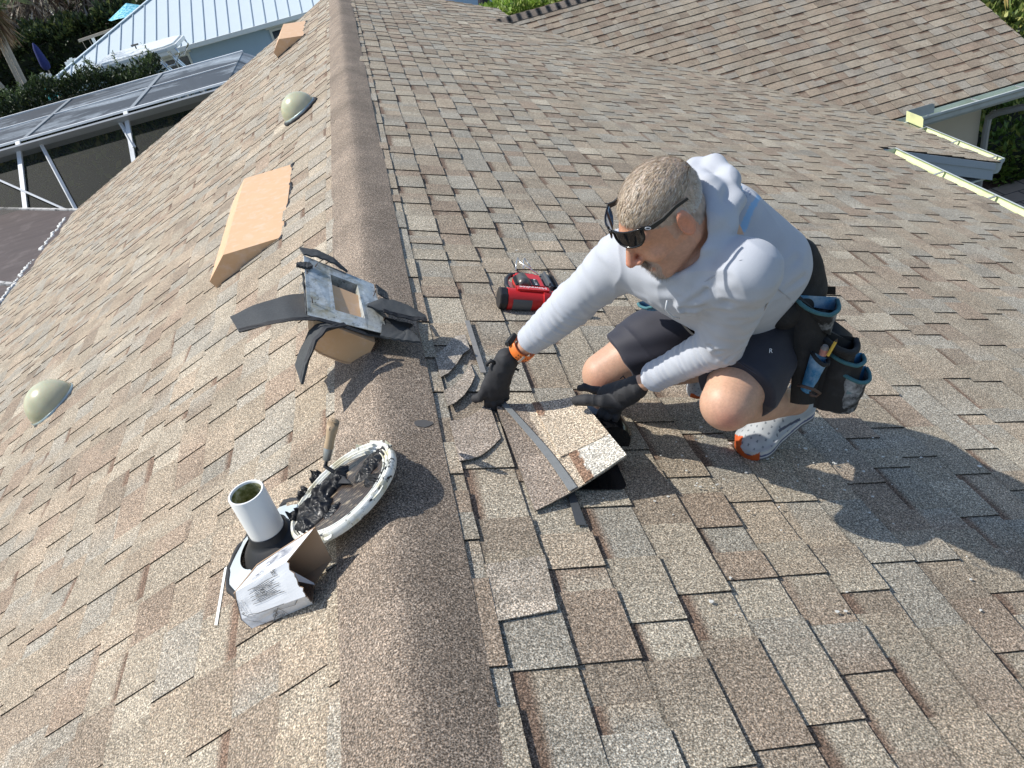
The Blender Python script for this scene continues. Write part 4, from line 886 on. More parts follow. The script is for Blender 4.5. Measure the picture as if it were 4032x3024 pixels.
# --- lifted shingle course and the curled tabs beside it
G5 = lambda x, y: ((1750+x/1.659)*2212/4032, (1200+y/1.659)*2212/4032)
def shp(x, y, h): return atR(*G5(x, y), h)
sh = thing('lifted_shingle', 'lifted tan shingle flap with grey tar stripe held up by both gloves', 'shingle', tuple(shp(595,1340,.01)))
p00, p10, p11, p01 = shp(592,1345,.012), shp(1190,985,.105), shp(870,600,.085), shp(330,640,.018)
Pf = coons(p00, p10, p11, p01, -.012, NR)
TANC, WH, BR, DK = np.array((.50,.43,.33)), np.array((.56,.54,.47)), np.array((.24,.155,.105)), np.array((.22,.185,.15))
def cf(u, v):
    nz = mnoise.noise(Vector((u*6, v*6, 0)))*.06
    if u < .36+nz*.5: return DK*1.35 if v < .42 else DK*1.15
    return TANC*.95
sheet('base_layer', Pf, 48, 48, .005, cf, M_SH, sh, two=(.03,.03,.03))
def sub(u0, v0, u1, v1, name, colf, h, slant=0):
    P = lambda u, v: Pf(u0+(u1-u0)*u+slant*v, v0+(v1-v0)*v)+NR*h
    return sheet(name, P, 20, 20, .0045, colf, M_SH, sh)
def lam(u, v):
    k = mnoise.noise(Vector((u*5+2, v*5, 3)))
    return BR*(1.1+k) if (u < .16+k*.12 and v > .72) else TANC*(1+.12*k)
sub(.45, .325, .992, .99, 'raised_tooth', lam, .006)
sub(.535, .0, .992, .318, 'raised_tooth', lambda u, v: BR*1.1 if u+mnoise.noise(Vector((u*4,v*4,1)))*.1 < .20 else WH, .006)
M_STR = plain('grey_tar_stripe', (.20,.21,.21), .75, var=.18, scale=60, bump=.4, bscale=300)
def stp(a, b3, c, name, par, w=.085):
    P = lambda u, v: Pf(.405+(.27-.405)*0+ (u-.5)*w*2*.5 + a*(1-v)+b3*v + c*math.sin(v*3.1), .0+v*1.0)+NR*.0072
    return sheet(name, P, 4, 26, .001, (.3,.3,.3), M_STR, par)
stp(0.0, -.32, .06, 'tar_stripe', sh)
# stripe that shows on the course below and the one running up beyond the left glove
sheet('tar_stripe', coons(shp(800,1225,.013), shp(840,1200,.013), shp(925,1440,.013), shp(860,1440,.013)), 2, 6, .001, (.3,.3,.3), plain('dark_tar_stripe', (.07,.075,.08), .6), sh)
def CR(x, y, h=.011): return atR((1700+x/1.587)*2212/4032, (1250+y/1.587)*2212/4032, h)
sheet('tar_stripe', coons(CR(205,20,.013), CR(235,20,.013), CR(340,345,.013), CR(305,345,.013)), 2, 8, .001, (.3,.3,.3), plain('faded_tar_stripe', (.26,.25,.235), .85, var=.3, scale=80), sh)
def tab(pts, up_, h, seed):
    pts = [CR(x, y, h) for x, y in pts]; k = len(pts)-1
    def P(u, v):
        s = u*k; i = min(int(s), k-1); f = s-i; q = pts[i]*(1-f)+pts[i+1]*f; a = q+EY*up_-NR*(h-.0115); w_ = v
        return q*(1-w_)+a*w_-NR*.004*w_
    r = PAL[rs.randint(8)]*1.08; return sheet('curled_tab', P, 22, 8, .003, lambda u, v: r*(.9+.25*mnoise.noise(Vector((u*4, v*4, seed)))+.1), M_SH, house, two=(.02,.02,.02))
tab([(55,372),(105,345),(155,290),(195,225),(238,195)], .16, .0165, 1)
tab([(100,553),(150,530),(205,480),(245,420),(270,362)], .10, .0170, 2)
tab([(172,895),(240,885),(310,860),(370,815),(432,752)], .20, .0165, 3)
LT = lambda x, y, h: atR((1300+x/1.58)*2212/4032, (2000+y/1.58)*2212/4032, h)
def Pt(u, v): 
    q = LT(1035,703,.012)*(1-u)+LT(1415,630,.022)*u; a = LT(965,350,.0125)*(1-u)+LT(1335,290,.014)*u; return q*(1-v)+a*v
sheet('lifted_tab', Pt, 16, 12, .006, lambda u, v: np.array((.40,.35,.28))*(1.25 if v < .18 else .95)*(.92+.3*mnoise.noise(Vector((u*4,v*4,7)))+.08), M_SH, house, two=(.015,.015,.018))
# --- new black vent slid under the shingle
bv = thing('black_vent', 'glossy black metal roof vent slipped under the lifted shingle', 'roof vent', tuple(atR(1359,1051,.01)))
M_GBL = NT('gloss_black_metal'); M_GBL.base((.008,.008,.009)).set(Roughness=M_GBL.ramp(M_GBL.noise(4, 3), [(.3, .10), (.7, .25)]), Specular_IOR_Level=.7); M_GBL = M_GBL.m
c0 = atR(1357,1058,.014); ux = -ER; uy = (EY*.98+ER*.03).normalized(); pts = []
def rc(o, a, b3, W, H, rad, n=6):
    P = []
    for (cx, cy, s0) in ((rad,rad,math.pi),(W-rad,rad,1.5*math.pi),(W-rad,H-rad,0),(rad,H-rad,.5*math.pi)):
        for k in range(n+1): an = s0+k*math.pi/2/n; P.append(o+a*(cx+rad*math.cos(an))+b3*(cy+rad*math.sin(an)))
    return P
MB().prism(rc(c0, ux, uy, .20, .34, .025), NR*.003).build('flange', M_GBL, bv)
h0 = atR(1366,957,.02); hd = MB(); prof = []
for k in range(17):
    a = math.pi*k/16; prof.append((.075-.075*math.cos(a), .075*math.sin(a)**.7))
vs = []; 
for yy in (0, .012, .13, .145):
    f = 0.9 if yy in (0,.145) else 1
    for x, z in prof: vs.append(h0+ux*(.075+(x-.075)*f)+uy*yy+NR*(z*f-.012))
nP = len(prof); fs = [(j*nP+i, j*nP+i+1, (j+1)*nP+i+1, (j+1)*nP+i) for j in range(3) for i in range(nP-1)]+[tuple(range(nP)), tuple(3*nP+i for i in range(nP))]
hd.add(vs, fs).build('hood', M_GBL, bv, auto=40)
# --- torn-out old vent lying upside down
K = lambda x, y: ((900+x/1.5863)*2212/4032, (950+y/1.5863)*2212/4032)
def KD(x, y, D): return atD(*K(x, y), D*.915)
ov = thing('removed_vent', 'torn-out old roof vent upside down, rusty plate up, ragged black shingle scraps around it', 'roof vent', tuple(atL(*K(640,690), 0)))
tl, trr, brr, bl = KD(470,88,2.99), KD(905,268,3.0), KD(996,582,2.74), KD(495,460,2.74)
pn = (trr-tl).cross(bl-tl).normalized(); pn = pn if pn.z > 0 else -pn
QP = lambda u, v: (tl*(1-u)+trr*u)*(1-v)+(bl*(1-u)+brr*u)*v
M_GALV = NT('corroded_galvanised'); v = M_GALV.noise(26, 6, .7); v2 = M_GALV.noise(9, 5, .7)
c = M_GALV.ramp(v, [(.32, (.16,.18,.18)), (.45, (.46,.50,.51)), (.6, (.60,.64,.64)), (.75, (.75,.77,.76))]); c = M_GALV.mix(M_GALV.ramp(v2, [(.50, 0), (.68, .7)]), c, (.32,.27,.13)); c = M_GALV.mix(M_GALV.ramp(M_GALV.noise(60, 5, .8), [(.60, 0), (.66, .9)]), c, (.03,.025,.02))
M_GALV.base(c).set(Roughness=.45, Metallic=.35); M_GALV.bump(v, .5, .003); M_GALV = M_GALV.m
U0, U1, V0, V1 = .36, .74, .16, .80
def prt(u0, v0, u1, v1): return [QP(u0,v0), QP(u1,v0), QP(u1,v1), QP(u0,v1)]
m = MB()
for q in ((0,0,U0,1), (U1,0,1,1), (U0,0,U1,V0), (U0,V1,U1,1)): m.prism(prt(*q), -pn*.002)
m.build('flange', M_GALV, ov)
m = MB(); dp = -pn*.14; tq = prt(U0,V0,U1,V1); mid = sum(tq, Vector())/4; bq = [p+(mid-p)*.12+dp for p in tq]
for i in range(4): j = (i+1) % 4; m.add([tq[i], tq[j], bq[j], bq[i]], [(0,1,2,3)])
m.add(bq, [(0,1,2,3)]); m.build('throat', M_GALV, ov)
# hood underneath, tan outside
hx = (bl-tl).normalized(); hw = (trr-tl).normalized(); hy = -pn; hc = mid-pn*.012
m = MB(); prof = [(-.115,0),(-.115,.05)]+[(-.045-.07*math.cos(a), .05+.075*math.sin(a)) for a in np.linspace(0,math.pi/2,8)[1:]]+[(.01+.075*math.sin(a), .05+.075*math.cos(a)) for a in np.linspace(0,math.pi/2,9)]+[(.085,0)]
W2 = .135; a = [hc+hw*(p-.0)+hy*q-hx*W2*.35 for p, q in prof]; m.prism(a, hx*W2*1.55); hdo = m.build('hood', M_TAN, ov, auto=35)
e = MB(); fc = [hc+hw*p+hy*q+hx*(W2*1.2+.001) for p, q in prof[1:-1]]; e.tube(fc, .003, 6); e.build('hood_seam', M_TAN, ov)
M_BSH = NT('black_shingle_back'); v = M_BSH.noise(130, 3, .7); M_BSH.base(M_BSH.mix(v, (.030,.032,.034), (.075,.08,.082))).set(Roughness=.85); M_BSH.bump(v, .5, .002); M_BSH = M_BSH.m
def scrap(name, pts, th=.006, mat=None):
    """pts: rows of points -> sheet through the rows (first row near edge, last row far edge)"""
    rows = [[KD(*q) for q in r_] for r_ in pts]; nr = len(rows)-1; nc = len(rows[0])-1
    def P(u, v):
        a_ = v*nr; i = min(int(a_), nr-1); f = a_-i; b_ = u*nc; j = min(int(b_), nc-1); g = b_-j
        g2 = g*g*(3-2*g) if False else g
        q = (rows[i][j]*(1-g2)+rows[i][j+1]*g2)*(1-f)+(rows[i+1][j]*(1-g2)+rows[i+1][j+1]*g2)*f
        return q+Vector((0,0,1))*.0035*mnoise.noise(Vector((u*9, v*5, th*1000)))
    return sheet(name, P, 30, 6, th, (.04,.04,.04), mat or M_BSH, ov)
scrap('shingle_scrap', [[(62,562,2.80),(240,512,2.74),(400,482,2.71),(540,480,2.725),(700,520,2.745),(860,575,2.75),(1000,600,2.76)],[(8,470,2.94),(150,400,2.94),(330,345,2.96),(480,320,3.0),(640,300,3.08),(830,330,3.10),(930,400,3.06)]], .007)
scrap('shingle_scrap', [[(75,566,2.79),(240,522,2.735),(400,492,2.705),(560,492,2.70),(700,532,2.70),(860,583,2.71)],[(60,545,2.80),(240,500,2.745),(400,474,2.715),(560,474,2.71),(700,512,2.715),(860,570,2.72)]], .003, M_TARD)
scrap('shingle_scrap', [[(452,892,2.60),(478,780,2.60),(520,650,2.62),(585,560,2.66),(700,520,2.70)],[(412,770,2.70),(440,690,2.72),(500,560,2.74),(560,500,2.76),(640,490,2.78)]], .008)
scrap('shingle_scrap', [[(455,880,2.605),(490,760,2.60),(545,620,2.61),(620,540,2.64),(740,525,2.68)],[(448,850,2.62),(475,745,2.62),(525,610,2.635),(600,530,2.66),(720,505,2.70)]], .006, M_TARD)
scrap('shingle_scrap', [[(1240,497,2.80),(1180,485,2.80),(1060,470,2.79),(960,445,2.78),(865,412,2.76)],[(1225,470,2.90),(1120,410,2.92),(1030,375,2.92),(950,368,2.9),(870,400,2.86)]], .006)
scrap('shingle_scrap', [[(1240,500,2.79),(1150,495,2.79),(1040,470,2.78),(965,445,2.77)],[(1230,478,2.80),(1150,473,2.80),(1040,448,2.79),(965,428,2.78)]], .004, M_TARD)
scrap('shingle_scrap', [[(1200,636,2.70),(1100,628,2.69),(1020,615,2.69),(950,600,2.70)],[(1160,585,2.76),(1120,550,2.80),(1150,530,2.86),(960,480,2.84)]], .006)
scrap('shingle_scrap', [[(740,198,2.98),(650,140,2.98),(560,105,2.985),(470,90,2.99)],[(735,188,3.02),(650,110,3.03),(560,65,3.04),(440,45,3.05)]], .006)
scrap('shingle_scrap', [[(1000,372,2.92),(960,350,2.92),(930,330,2.92)],[(985,325,3.0),(950,300,3.0),(915,272,3.0)]], .005)
scrap('shingle_scrap', [[(525,172,2.93),(470,175,2.93),(420,160,2.93)],[(515,152,2.95),(470,138,2.95),(430,145,2.95)]], .010)
scrap('shingle_scrap', [[(490,460,2.75),(482,330,2.83),(470,200,2.93)],[(480,455,2.76),(470,330,2.84),(458,190,2.94)]], .004)
for (x, y, D, x2, y2) in ((490,220,2.92,490,180), (525,385,2.79,520,350), (905,345,2.93,920,305), (945,425,2.86,948,398), (965,500,2.81,978,470), (540,160,2.96,555,140), (915,290,2.98,918,275)):
    MB().tube([KD(x,y,D), KD(x2,y2,D-.02)], .0016, 6).build('nail', plain('rusty_nail', (.10,.06,.04), .7), ov)
# --- red coil nailer lying on its side
NX = lambda x, y, h: atR((1800+x/3.6867)*2212/4032, (900+y/3.6867)*2212/4032, h)
nl = thing('nail_gun', 'red and black cordless roofing nailer lying on its side behind the sleeve', 'nail gun', tuple(NX(700,1200,0)))
M_RED = plain('red_tool_plastic', (.58,.022,.022), .35, var=.06, scale=20); M_BLK = plain('black_tool_plastic', (.02,.02,.022), .45, var=.2); M_GRY = plain('grey_tool_plastic', (.11,.115,.12), .5, var=.1)
O = NX(640,1210,.0); S = 1679/ (O-CAM).length; mpx = 1/(3.6867*2212/4032/1) ; mm = ((NX(1640,1210,0)-O).length)/1000   # metres per crop pixel across
X = (NX(1300,1230,0)-NX(660,1190,0)).normalized(); X = (X-NR*X.dot(NR)).normalized(); Yn = NR.cross(X)
def NL3(x, y, z): return O+X*(x*mm)+Yn*(y*mm)+NR*(z*mm)
def cyl(m, x0, x1, y, z, r0, r1=None, n=20, mi=0): return m.lathe(NL3(x0,y,z), X, [(0,0),(r0*mm*.85,0),(r0*mm,8*mm),((r1 or r0)*mm,(x1-x0-8)*mm),((r1 or r0)*mm*.9,(x1-x0)*mm),(0,(x1-x0)*mm)], n, mi)
def blk(m, x0, x1, y0, y1, z0, z1, mi=0): return m.frame_box(NL3(x0,y0,z0), X*((x1-x0)*mm), Yn*((y1-y0)*mm), NR*((z1-z0)*mm), mi)
m = MB(); cyl(m, 60, 700, 110, 150, 148, 140, 28); m.build('barrel', M_RED, nl, auto=40)
m = MB(); cyl(m, 540, 820, 110, 150, 160, 120, 28); m.build('nose_housing', M_RED, nl, auto=40)
m = MB(); cyl(m, -45, 70, 110, 150, 158, 152, 8); m.build('end_cap', M_BLK, nl, bevel=.004)
m = MB()
for a in np.linspace(-1.35, .35, 9)[:-1]:
    q = [NL3(x, 110-r_*math.cos(b4), 150+r_*math.sin(b4)) for x, b4 in ((130,a),(390,a),(390,a+.22),(130,a+.22)) for r_ in (151,)]
    m.prism(q, NR*.002)
m.build('side_panel', M_GRY, nl)
m = MB(); blk(m, 175, 640, 60, 190, 290, 318); m.build('top_rib', M_RED, nl, bevel=.006)
o = text('logo', 'Milwaukee', 88*mm, NL3(600,165,319), -X, -Yn, plain('white_logo', (.85,.85,.85), .5)); put(o, nl) if False else child_world(o, nl)
m = MB(); blk(m, 260, 660, 330, 760, 60, 250); m.build('magazine_body', M_RED, nl, bevel=.010)
m = MB(); blk(m, 300, 620, 640, 900, 70, 200); m.build('magazine_door', M_RED, nl, bevel=.008)
m = MB(); blk(m, 235, 450, 340, 640, 200, 275); m.build('cylinder_collar', M_BLK, nl, bevel=.006)
m = MB(); m.lathe(NL3(345,330,250), Yn, [(0,0),(75*mm,0),(88*mm,80*mm),(80*mm,260*mm),(0,265*mm)], 22); m.build('cylinder', plain('grey_metal_cylinder', (.13,.12,.11), .35, .5), nl, smooth=True)
m = MB(); blk(m, 470, 560, 350, 560, 250, 258); m.build('label_plate', M_BLK, nl)
for k in range(4): child_world(text('icon', ('▲', 'II', 'O', '■')[k], 42*mm, NL3(500,530-k*52,259), X, Yn, plain('icon_white', (.7,.7,.7), .5), None), nl)
m = MB(); hp_ = [NL3(x,y,140) for x, y in ((280,340),(170,400),(150,560),(185,760),(260,900),(420,960),(600,930),(690,860))]; m.tube(hp_, [34*mm]*8, 12); m.build('handle', M_BLK, nl, smooth=True)
m = MB(); m.prism([NL3(165,430,168),NL3(215,420,168),NL3(225,600,168),NL3(180,620,168)], NR*.001); m.build('handle_label', plain('label_grey', (.35,.12,.12), .5), nl)
M_CHR2 = plain('bright_wire', (.78,.78,.74), .2, .9)
for q in (((330,880,230),(350,1010,300),(385,1120,330),(410,1010,300),(520,880,280),(640,770,240)), ((440,900,250),(455,1030,320),(480,1120,330),(520,1010,300),(560,940,260))):
    MB().tube([NL3(*p) for p in q], 9*mm, 8).build('belt_hook', M_CHR2, nl, smooth=True)
m = MB(); blk(m, 680, 790, 420, 900, 30, 260); m.build('battery', M_GRY, nl, bevel=.012); m = MB(); blk(m, 790, 890, 450, 940, 30, 240); m.build('battery_foot', M_BLK, nl, bevel=.014)
m = MB(); m.tube([NL3(700,330,200),NL3(620,440,210),NL3(540,520,190)], [30*mm,26*mm,18*mm], 10); m.build('trigger_guard', M_RED, nl, smooth=True)
m = MB(); cyl(m, 820, 1180, 20, 90, 70, 45); m.build('nose', M_BLK, nl, auto=40)
# ---------------------------------------------------------------- solid surfaces from distance fields
F32 = np.float32
def V3(p): return np.array(p, F32)
def rc(P, a, b, ra, rb):
    a, b = V3(a), V3(b); d = b-a; t = np.clip(((P-a)@d)/max(float(d@d), 1e-9), 0, 1); q = P-a-t[:,None]*d
    return np.sqrt((q*q).sum(1))-(ra+(rb-ra)*t)
def ell(P, c, r, M=None):
    q = P-V3(c)
    if M is not None: q = q@np.array(M, F32).T              # rows of M = local axes
    r = V3(r); k0 = np.sqrt(((q/r)**2).sum(1)); k1 = np.sqrt(((q/(r*r))**2).sum(1))+1e-9
    return k0*(k0-1)/k1
def su(a, b, k):
    h = np.clip(.5+.5*(b-a)/k, 0, 1); return b+(a-b)*h-k*h*(1-h)
def ssub(a, b, k): return -su(-a, b, k)                   # a minus b
def smax(a, b, k): return -su(-a, -b, k)
def uni(ds, k):
    r = ds[0]
    for d in ds[1:]: r = su(r, d, k)
    return r
_rs = np.random.RandomState(4); _K = _rs.normal(0, 1, (24,3)); _K /= np.linalg.norm(_K, axis=1)[:,None]; _PH = _rs.uniform(0, 6.28, 24)
def wn(P, f, s=0, n=6):                                   # cheap smooth noise, about -1..1
    r = 0
    for i in range(n): k = (i+s*5) % 24; r = r+np.sin(P@(_K[k]*f*(1+.35*i)).astype(F32)+_PH[k])
    return r/(n**.5)/1.2
def surf(name, f, lo, hi, h, mat, parent=None, disp=None, col=None, smooth_it=1):
    lo, hi = np.array(lo, float), np.array(hi, float); n = np.ceil((hi-lo)/h).astype(int)+1; B = 6
    nb = (n+B-1)//B; n = nb*B
    cx = [lo[k]+(np.arange(nb[k])*B+B/2-.5)*h for k in range(3)]
    C = np.stack(np.meshgrid(*cx, indexing='ij'), -1).reshape(-1,3).astype(F32)
    act = np.flatnonzero(np.abs(f(C)) < B*h*1.25)
    G = np.full(nb.prod()*B**3, 1.0, F32).reshape(nb[0],nb[1],nb[2],B,B,B)
    cs = np.sign(f(C)).reshape(nb[0],nb[1],nb[2]); G *= cs[...,None,None,None]
    off = np.stack(np.meshgrid(*[np.arange(B)]*3, indexing='ij'), -1).reshape(-1,3)
    bi = np.stack(np.unravel_index(act, nb), -1); Gf = G.reshape(-1, B**3)
    for s in range(0, len(act), 4000):
        q = (lo+(bi[s:s+4000,None,:]*B+off[None])*h).reshape(-1,3).astype(F32)
        Gf[act[s:s+4000]] = f(q).reshape(-1, B**3)
    A = G.transpose(0,3,1,4,2,5).reshape(n[0],n[1],n[2])
    S = A < 0
    cnt = np.zeros((n[0]-1,n[1]-1,n[2]-1), np.int8)
    for dx in (0,1):
        for dy in (0,1):
            for dz in (0,1): cnt += S[dx:n[0]-1+dx, dy:n[1]-1+dy, dz:n[2]-1+dz]
    ci = np.flatnonzero((cnt > 0) & (cnt < 8)); cc = np.stack(np.unravel_index(ci, cnt.shape), -1)
    vid = np.full(cnt.size, -1, np.int64); vid[ci] = np.arange(len(ci)); vid = vid.reshape(cnt.shape)
    acc = np.zeros((len(ci),3)); num = np.zeros(len(ci)); cor = [(a,b,c) for a in (0,1) for b in (0,1) for c in (0,1)]
    val = {k: A[cc[:,0]+k[0], cc[:,1]+k[1], cc[:,2]+k[2]] for k in cor}
    for k in cor:
        for ax in range(3):
            if k[ax]: continue
            k2 = list(k); k2[ax] = 1; k2 = tuple(k2); a, b = val[k], val[k2]; m = (a < 0) != (b < 0)
            t = np.where(m, a/np.where(m, a-b, 1), 0); p = np.array(k, float)[None,:].repeat(len(ci), 0); p[:,ax] += t
            acc[m] += p[m]; num[m] += 1
    Vv = lo+(cc+acc/num[:,None])*h
    Fc = []
    for ax in range(3):
        o1, o2 = [(1,2),(2,0),(0,1)][ax]
        sl = [slice(1, n[k]-1) for k in range(3)]; sl[ax] = slice(0, n[ax]-1); sl2 = list(sl); sl2[ax] = slice(1, n[ax])
        a, b = S[tuple(sl)], S[tuple(sl2)]; e = np.stack(np.nonzero(a != b), -1); flip = a[tuple(e.T)]
        st = np.array([1,1,1]); st[ax] = 0; e = e+st
        def g(d1, d2): q = e.copy(); q[:,o1] -= d1; q[:,o2] -= d2; return vid[tuple(q.T)]
        q = np.stack([g(1,1), g(0,1), g(0,0), g(1,0)], 1); q[~flip] = q[~flip][:, ::-1]; Fc.append(q)
    Fc = np.concatenate(Fc); Fc = Fc[(Fc >= 0).all(1)]
    for _ in range(smooth_it):                                # light relaxation
        s = np.zeros_like(Vv); c = np.zeros(len(Vv))
        for i in range(4): a, b = Fc[:,i], Fc[:,(i+1) % 4]; np.add.at(s, a, Vv[b]); np.add.at(c, a, 1)
        Vv = .5*Vv+.5*s/np.maximum(c,1)[:,None]
    if disp is not None:
        e = 1e-3; Pf = Vv.astype(F32); N = np.stack([f(Pf+V3(np.eye(3)[k]*e))-f(Pf-V3(np.eye(3)[k]*e)) for k in range(3)], 1); N /= np.linalg.norm(N, axis=1)[:,None]+1e-9
        Vv = Vv+N*disp(Pf)[:,None]
    me = bpy.data.meshes.new(name); me.vertices.add(len(Vv)); me.vertices.foreach_set('co', Vv.astype(F32).reshape(-1))
    me.loops.add(Fc.size); me.loops.foreach_set('vertex_index', Fc.reshape(-1).astype(np.int32)); me.polygons.add(len(Fc)); me.polygons.foreach_set('loop_start', np.arange(0, Fc.size, 4, dtype=np.int32))
    me.update(calc_edges=True)
    if col is not None:
        c = col(Vv.astype(F32)); a = me.color_attributes.new('Col', 'FLOAT_COLOR', 'POINT'); a.data.foreach_set('color', np.concatenate([c, np.ones((len(Vv),1))], 1).astype(F32).reshape(-1))
    o = link(name, me, mat, None, True); return child_world(o, parent)
# ---------------------------------------------------------------- the man
def J(x, y, D): return atD(x, y, D)
shN, shF = J(1612,588,1.77), J(1350,556,1.95)
elN, wrN = J(1560,742,2.02), J(1378,832,2.20)
elF, wrF = J(1236,655,2.09), J(1112,768,2.27)
hipN, hipF = J(1672,690,2.30), J(1560,648,2.45)
knN, anN = J(1572,872,2.05), J(1715,868,2.42)
knF, anF = J(1306,808,2.43), J(1520,800,2.62)
neckB, headC = J(1535,525,1.86), J(1430,456,1.745)
man = thing('person', 'man crouching on the roof in white hooded shirt, navy shorts and black gloves', 'person', (1.05, 1.75, -.42))
# head axes
vX, vD, vT = CM @ Vector((1,0,0)), CM @ Vector((0,-1,0)), (CAM-headC).normalized()
vX = (vX-vT*vX.dot(vT)).normalized(); vD = (vD-vT*vD.dot(vT)-vX*vD.dot(vX)).normalized()
HU = (-vX*.54-vD*.61+vT*.58).normalized(); HF = (-vX*.67+vD*.73+vT*.15); HF = (HF-HU*HF.dot(HU)).normalized(); HS = HF.cross(HU); HS = HS if HS.dot(vX) > 0 else -HS
HM = np.array([HS, HF, HU]); HC = np.array(headC)
def hl(x, y, z): return HC+HM.T@np.array((x,y,z))        # head space: x his left, y forward, z up
def headf(P):
    q = ((P-HC.astype(F32))@HM.T.astype(F32)).astype(F32); m = q.copy(); m[:,0] = np.abs(m[:,0])
    d = uni([ell(q,(0,-.010,.026),(.075,.094,.084)), ell(q,(0,.030,-.035),(.063,.070,.080))], .03)
    d = su(d, rc(m,(.052,-.005,-.062),(.018,.078,-.103),.022,.020), .03)
    d = su(d, ell(q,(0,.080,-.104),(.026,.020,.017)), .02)
    d = su(d, rc(m,(.008,.093,.020),(.044,.074,.018),.0125,.011), .014)
    d = su(d, ell(m,(.042,.072,-.036),(.020,.018,.018)), .02)
    d = ssub(d, ell(m,(.031,.104,.000),(.017,.015,.011)), .012)
    d = su(d, ell(m,(.031,.081,-.001),(.013,.012,.012)), .004)
    d = su(d, rc(q,(0,.096,.004),(0,.123,-.036),.0085,.0115), .010)
    d = su(d, ell(m,(.0125,.108,-.041),(.0085,.011,.0075)), .006)
    d = su(d, ell(q,(0,.098,-.070),(.024,.012,.0065)), .008)
    d = su(d, ell(q,(0,.095,-.082),(.020,.012,.007)), .006)
    d = ssub(d, ell(q,(0,.108,-.0755),(.022,.008,.0016)), .003)
    ear = ell(m,(.080,-.008,-.008),(.009,.021,.034), np.array([[.94,-.33,0],[.33,.94,0],[0,0,1]]))
    ear = ssub(ear, ell(m,(.090,-.001,-.006),(.007,.011,.019)), .006)
    d = su(d, ear, .007)
    return d
def neckf(P): return su(rc(P, hl(0,-.035,-.05), neckB, .056, .064), rc(P, neckB, (np.array(neckB)+np.array(shN)+np.array(shF))/3, .064, .07), .04)
def legf(P, hip, kn, an, g=0):
    hip, kn, an = np.array(hip), np.array(kn), np.array(an); sh_ = an-kn; side = (hip-kn); n = side-sh_*(side@sh_)/(sh_@sh_); n = n/np.linalg.norm(n)
    th = rc(P, hip, kn, .100+g, .070+g); th = su(th, ell(P, kn*.62+hip*.38, (.085+g,)*3), .05)
    sn = rc(P, kn, an, .060, .038); calf = rc(P, kn+sh_*.15+n*.018, kn+sh_*.55+n*.012, .050, .046)
    return th, su(su(sn, calf, .03), rc(P, an, an+sh_*.05, .036, .036), .01)
def armf(P, s, e, w, g=0): return su(rc(P, s, e, .062+g, .046+g), rc(P, e, w, .044+g, .028+g*.8), .02)
def torsof(P, g=0):
    a, b = np.array(shN), np.array(shF); c, d = np.array(hipN), np.array(hipF); up_ = (a+b-c-d)/2; mid = (a+b)/2
    bk = np.array(vT)*.0
    t = [rc(P, a*.78+b*.22-up_*.10, c*.82+d*.18+up_*.16, .088+g, .108+g), rc(P, b*.78+a*.22-up_*.10, d*.82+c*.18+up_*.16, .088+g, .108+g),
         rc(P, mid-up_*.12, (c+d)/2+up_*.1, .115+g, .122+g), rc(P, a*.9+b*.1, b*.9+a*.1, .062+g, .062+g), rc(P, J(1580,480,1.99), J(1650,570,2.06), .085+g, .115+g)]
    d_ = uni(t, .05)
    return d_
def bodyf(P):
    d = uni([torsof(P, -.016), neckf(P)], .03)
    d = su(d, armf(P, shN, elN, wrN, -.006), .02); d = su(d, armf(P, shF, elF, wrF, -.006), .02)
    for (w_, e_) in ((wrN, elN), (wrF, elF)):
        w_, e_ = np.array(w_), np.array(e_); q = w_+(w_-e_)/np.linalg.norm(w_-e_)*.05; d = su(d, rc(P, w_, q, .026, .024), .01)
    for l in ((hipN,knN,anN),(hipF,knF,anF)):
        a, b = legf(P, *l); d = su(d, su(a, b, .006), .015)
    d = su(d, headf(P), .018); return d
SK = np.array((.56,.335,.225))
def bodyc(P):
    c = np.tile(SK, (len(P),1)); c *= (1+.06*wn(P, 35)+.03*wn(P, 120, 1))[:,None]
    q = (P-HC)@HM.T; x, y, z = q.T; hd = np.linalg.norm((P-HC), axis=1) < .16
    c[hd] *= np.array((1.08,.93,.88)); 
    ear = hd & (np.abs(x) > .078); c[ear] *= np.array((1.05,.86,.82))
    ns = np.exp(-((x**2+(y-.118)**2+(z+.035)**2)/.018**2)); c = c*(1-ns[:,None]*np.array((.0,.28,.25)))
    lip = np.exp(-((x/.024)**4+((y-.103)/.012)**4+((z+.077)/.011)**4)); c = c*(1-lip[:,None]*np.array((.12,.38,.32)))
    hair = hd & (z > .012+.055*np.clip((y-.02)/.09, -1.3, 1)+.004*wn(P, 150, 2)) & ~(np.abs(x) > .0795)
    hair |= hd & (y < -.03) & (z > -.055) & (np.abs(x) < .075)
    side = hd & (np.abs(x) > .055) & (y > -.01) & (y < .028) & (z > -.03) & (np.abs(x) < .079)
    c[hair] = np.array((.44,.34,.27))*(1+.2*wn(P[hair], 200, 3))[:,None]; c[side & ~hair] = c[side & ~hair]*.6+np.array((.42,.36,.31))*.4
    bd = hd & (z < -.052) & (y > .062) & (np.abs(x) < .034) & ~((lip > .4)) & (y > .03); c[bd] = c[bd]*.35+np.array((.42,.38,.34))*.65
    stub = hd & (z < -.045) & (y > -.0) & ~bd; c[stub] = c[stub]*.80+np.array((.30,.26,.24))*.20
    brow = hd & (np.abs(z-.022) < .005) & (y > .085) & (np.abs(x) < .045) & (np.abs(x) > .012); c[brow] = c[brow]*.5+np.array((.35,.28,.2))*.5
    for k in (knN, knF):
        kk = np.array(k); d = np.linalg.norm(P-kk-np.array(vT)*.05-np.array(vD)*.03, axis=1); g = np.exp(-(d/.035)**2); c = c*(1-g[:,None]*np.array((.0,.26,.22)))
    return np.clip(c, .01, 1)
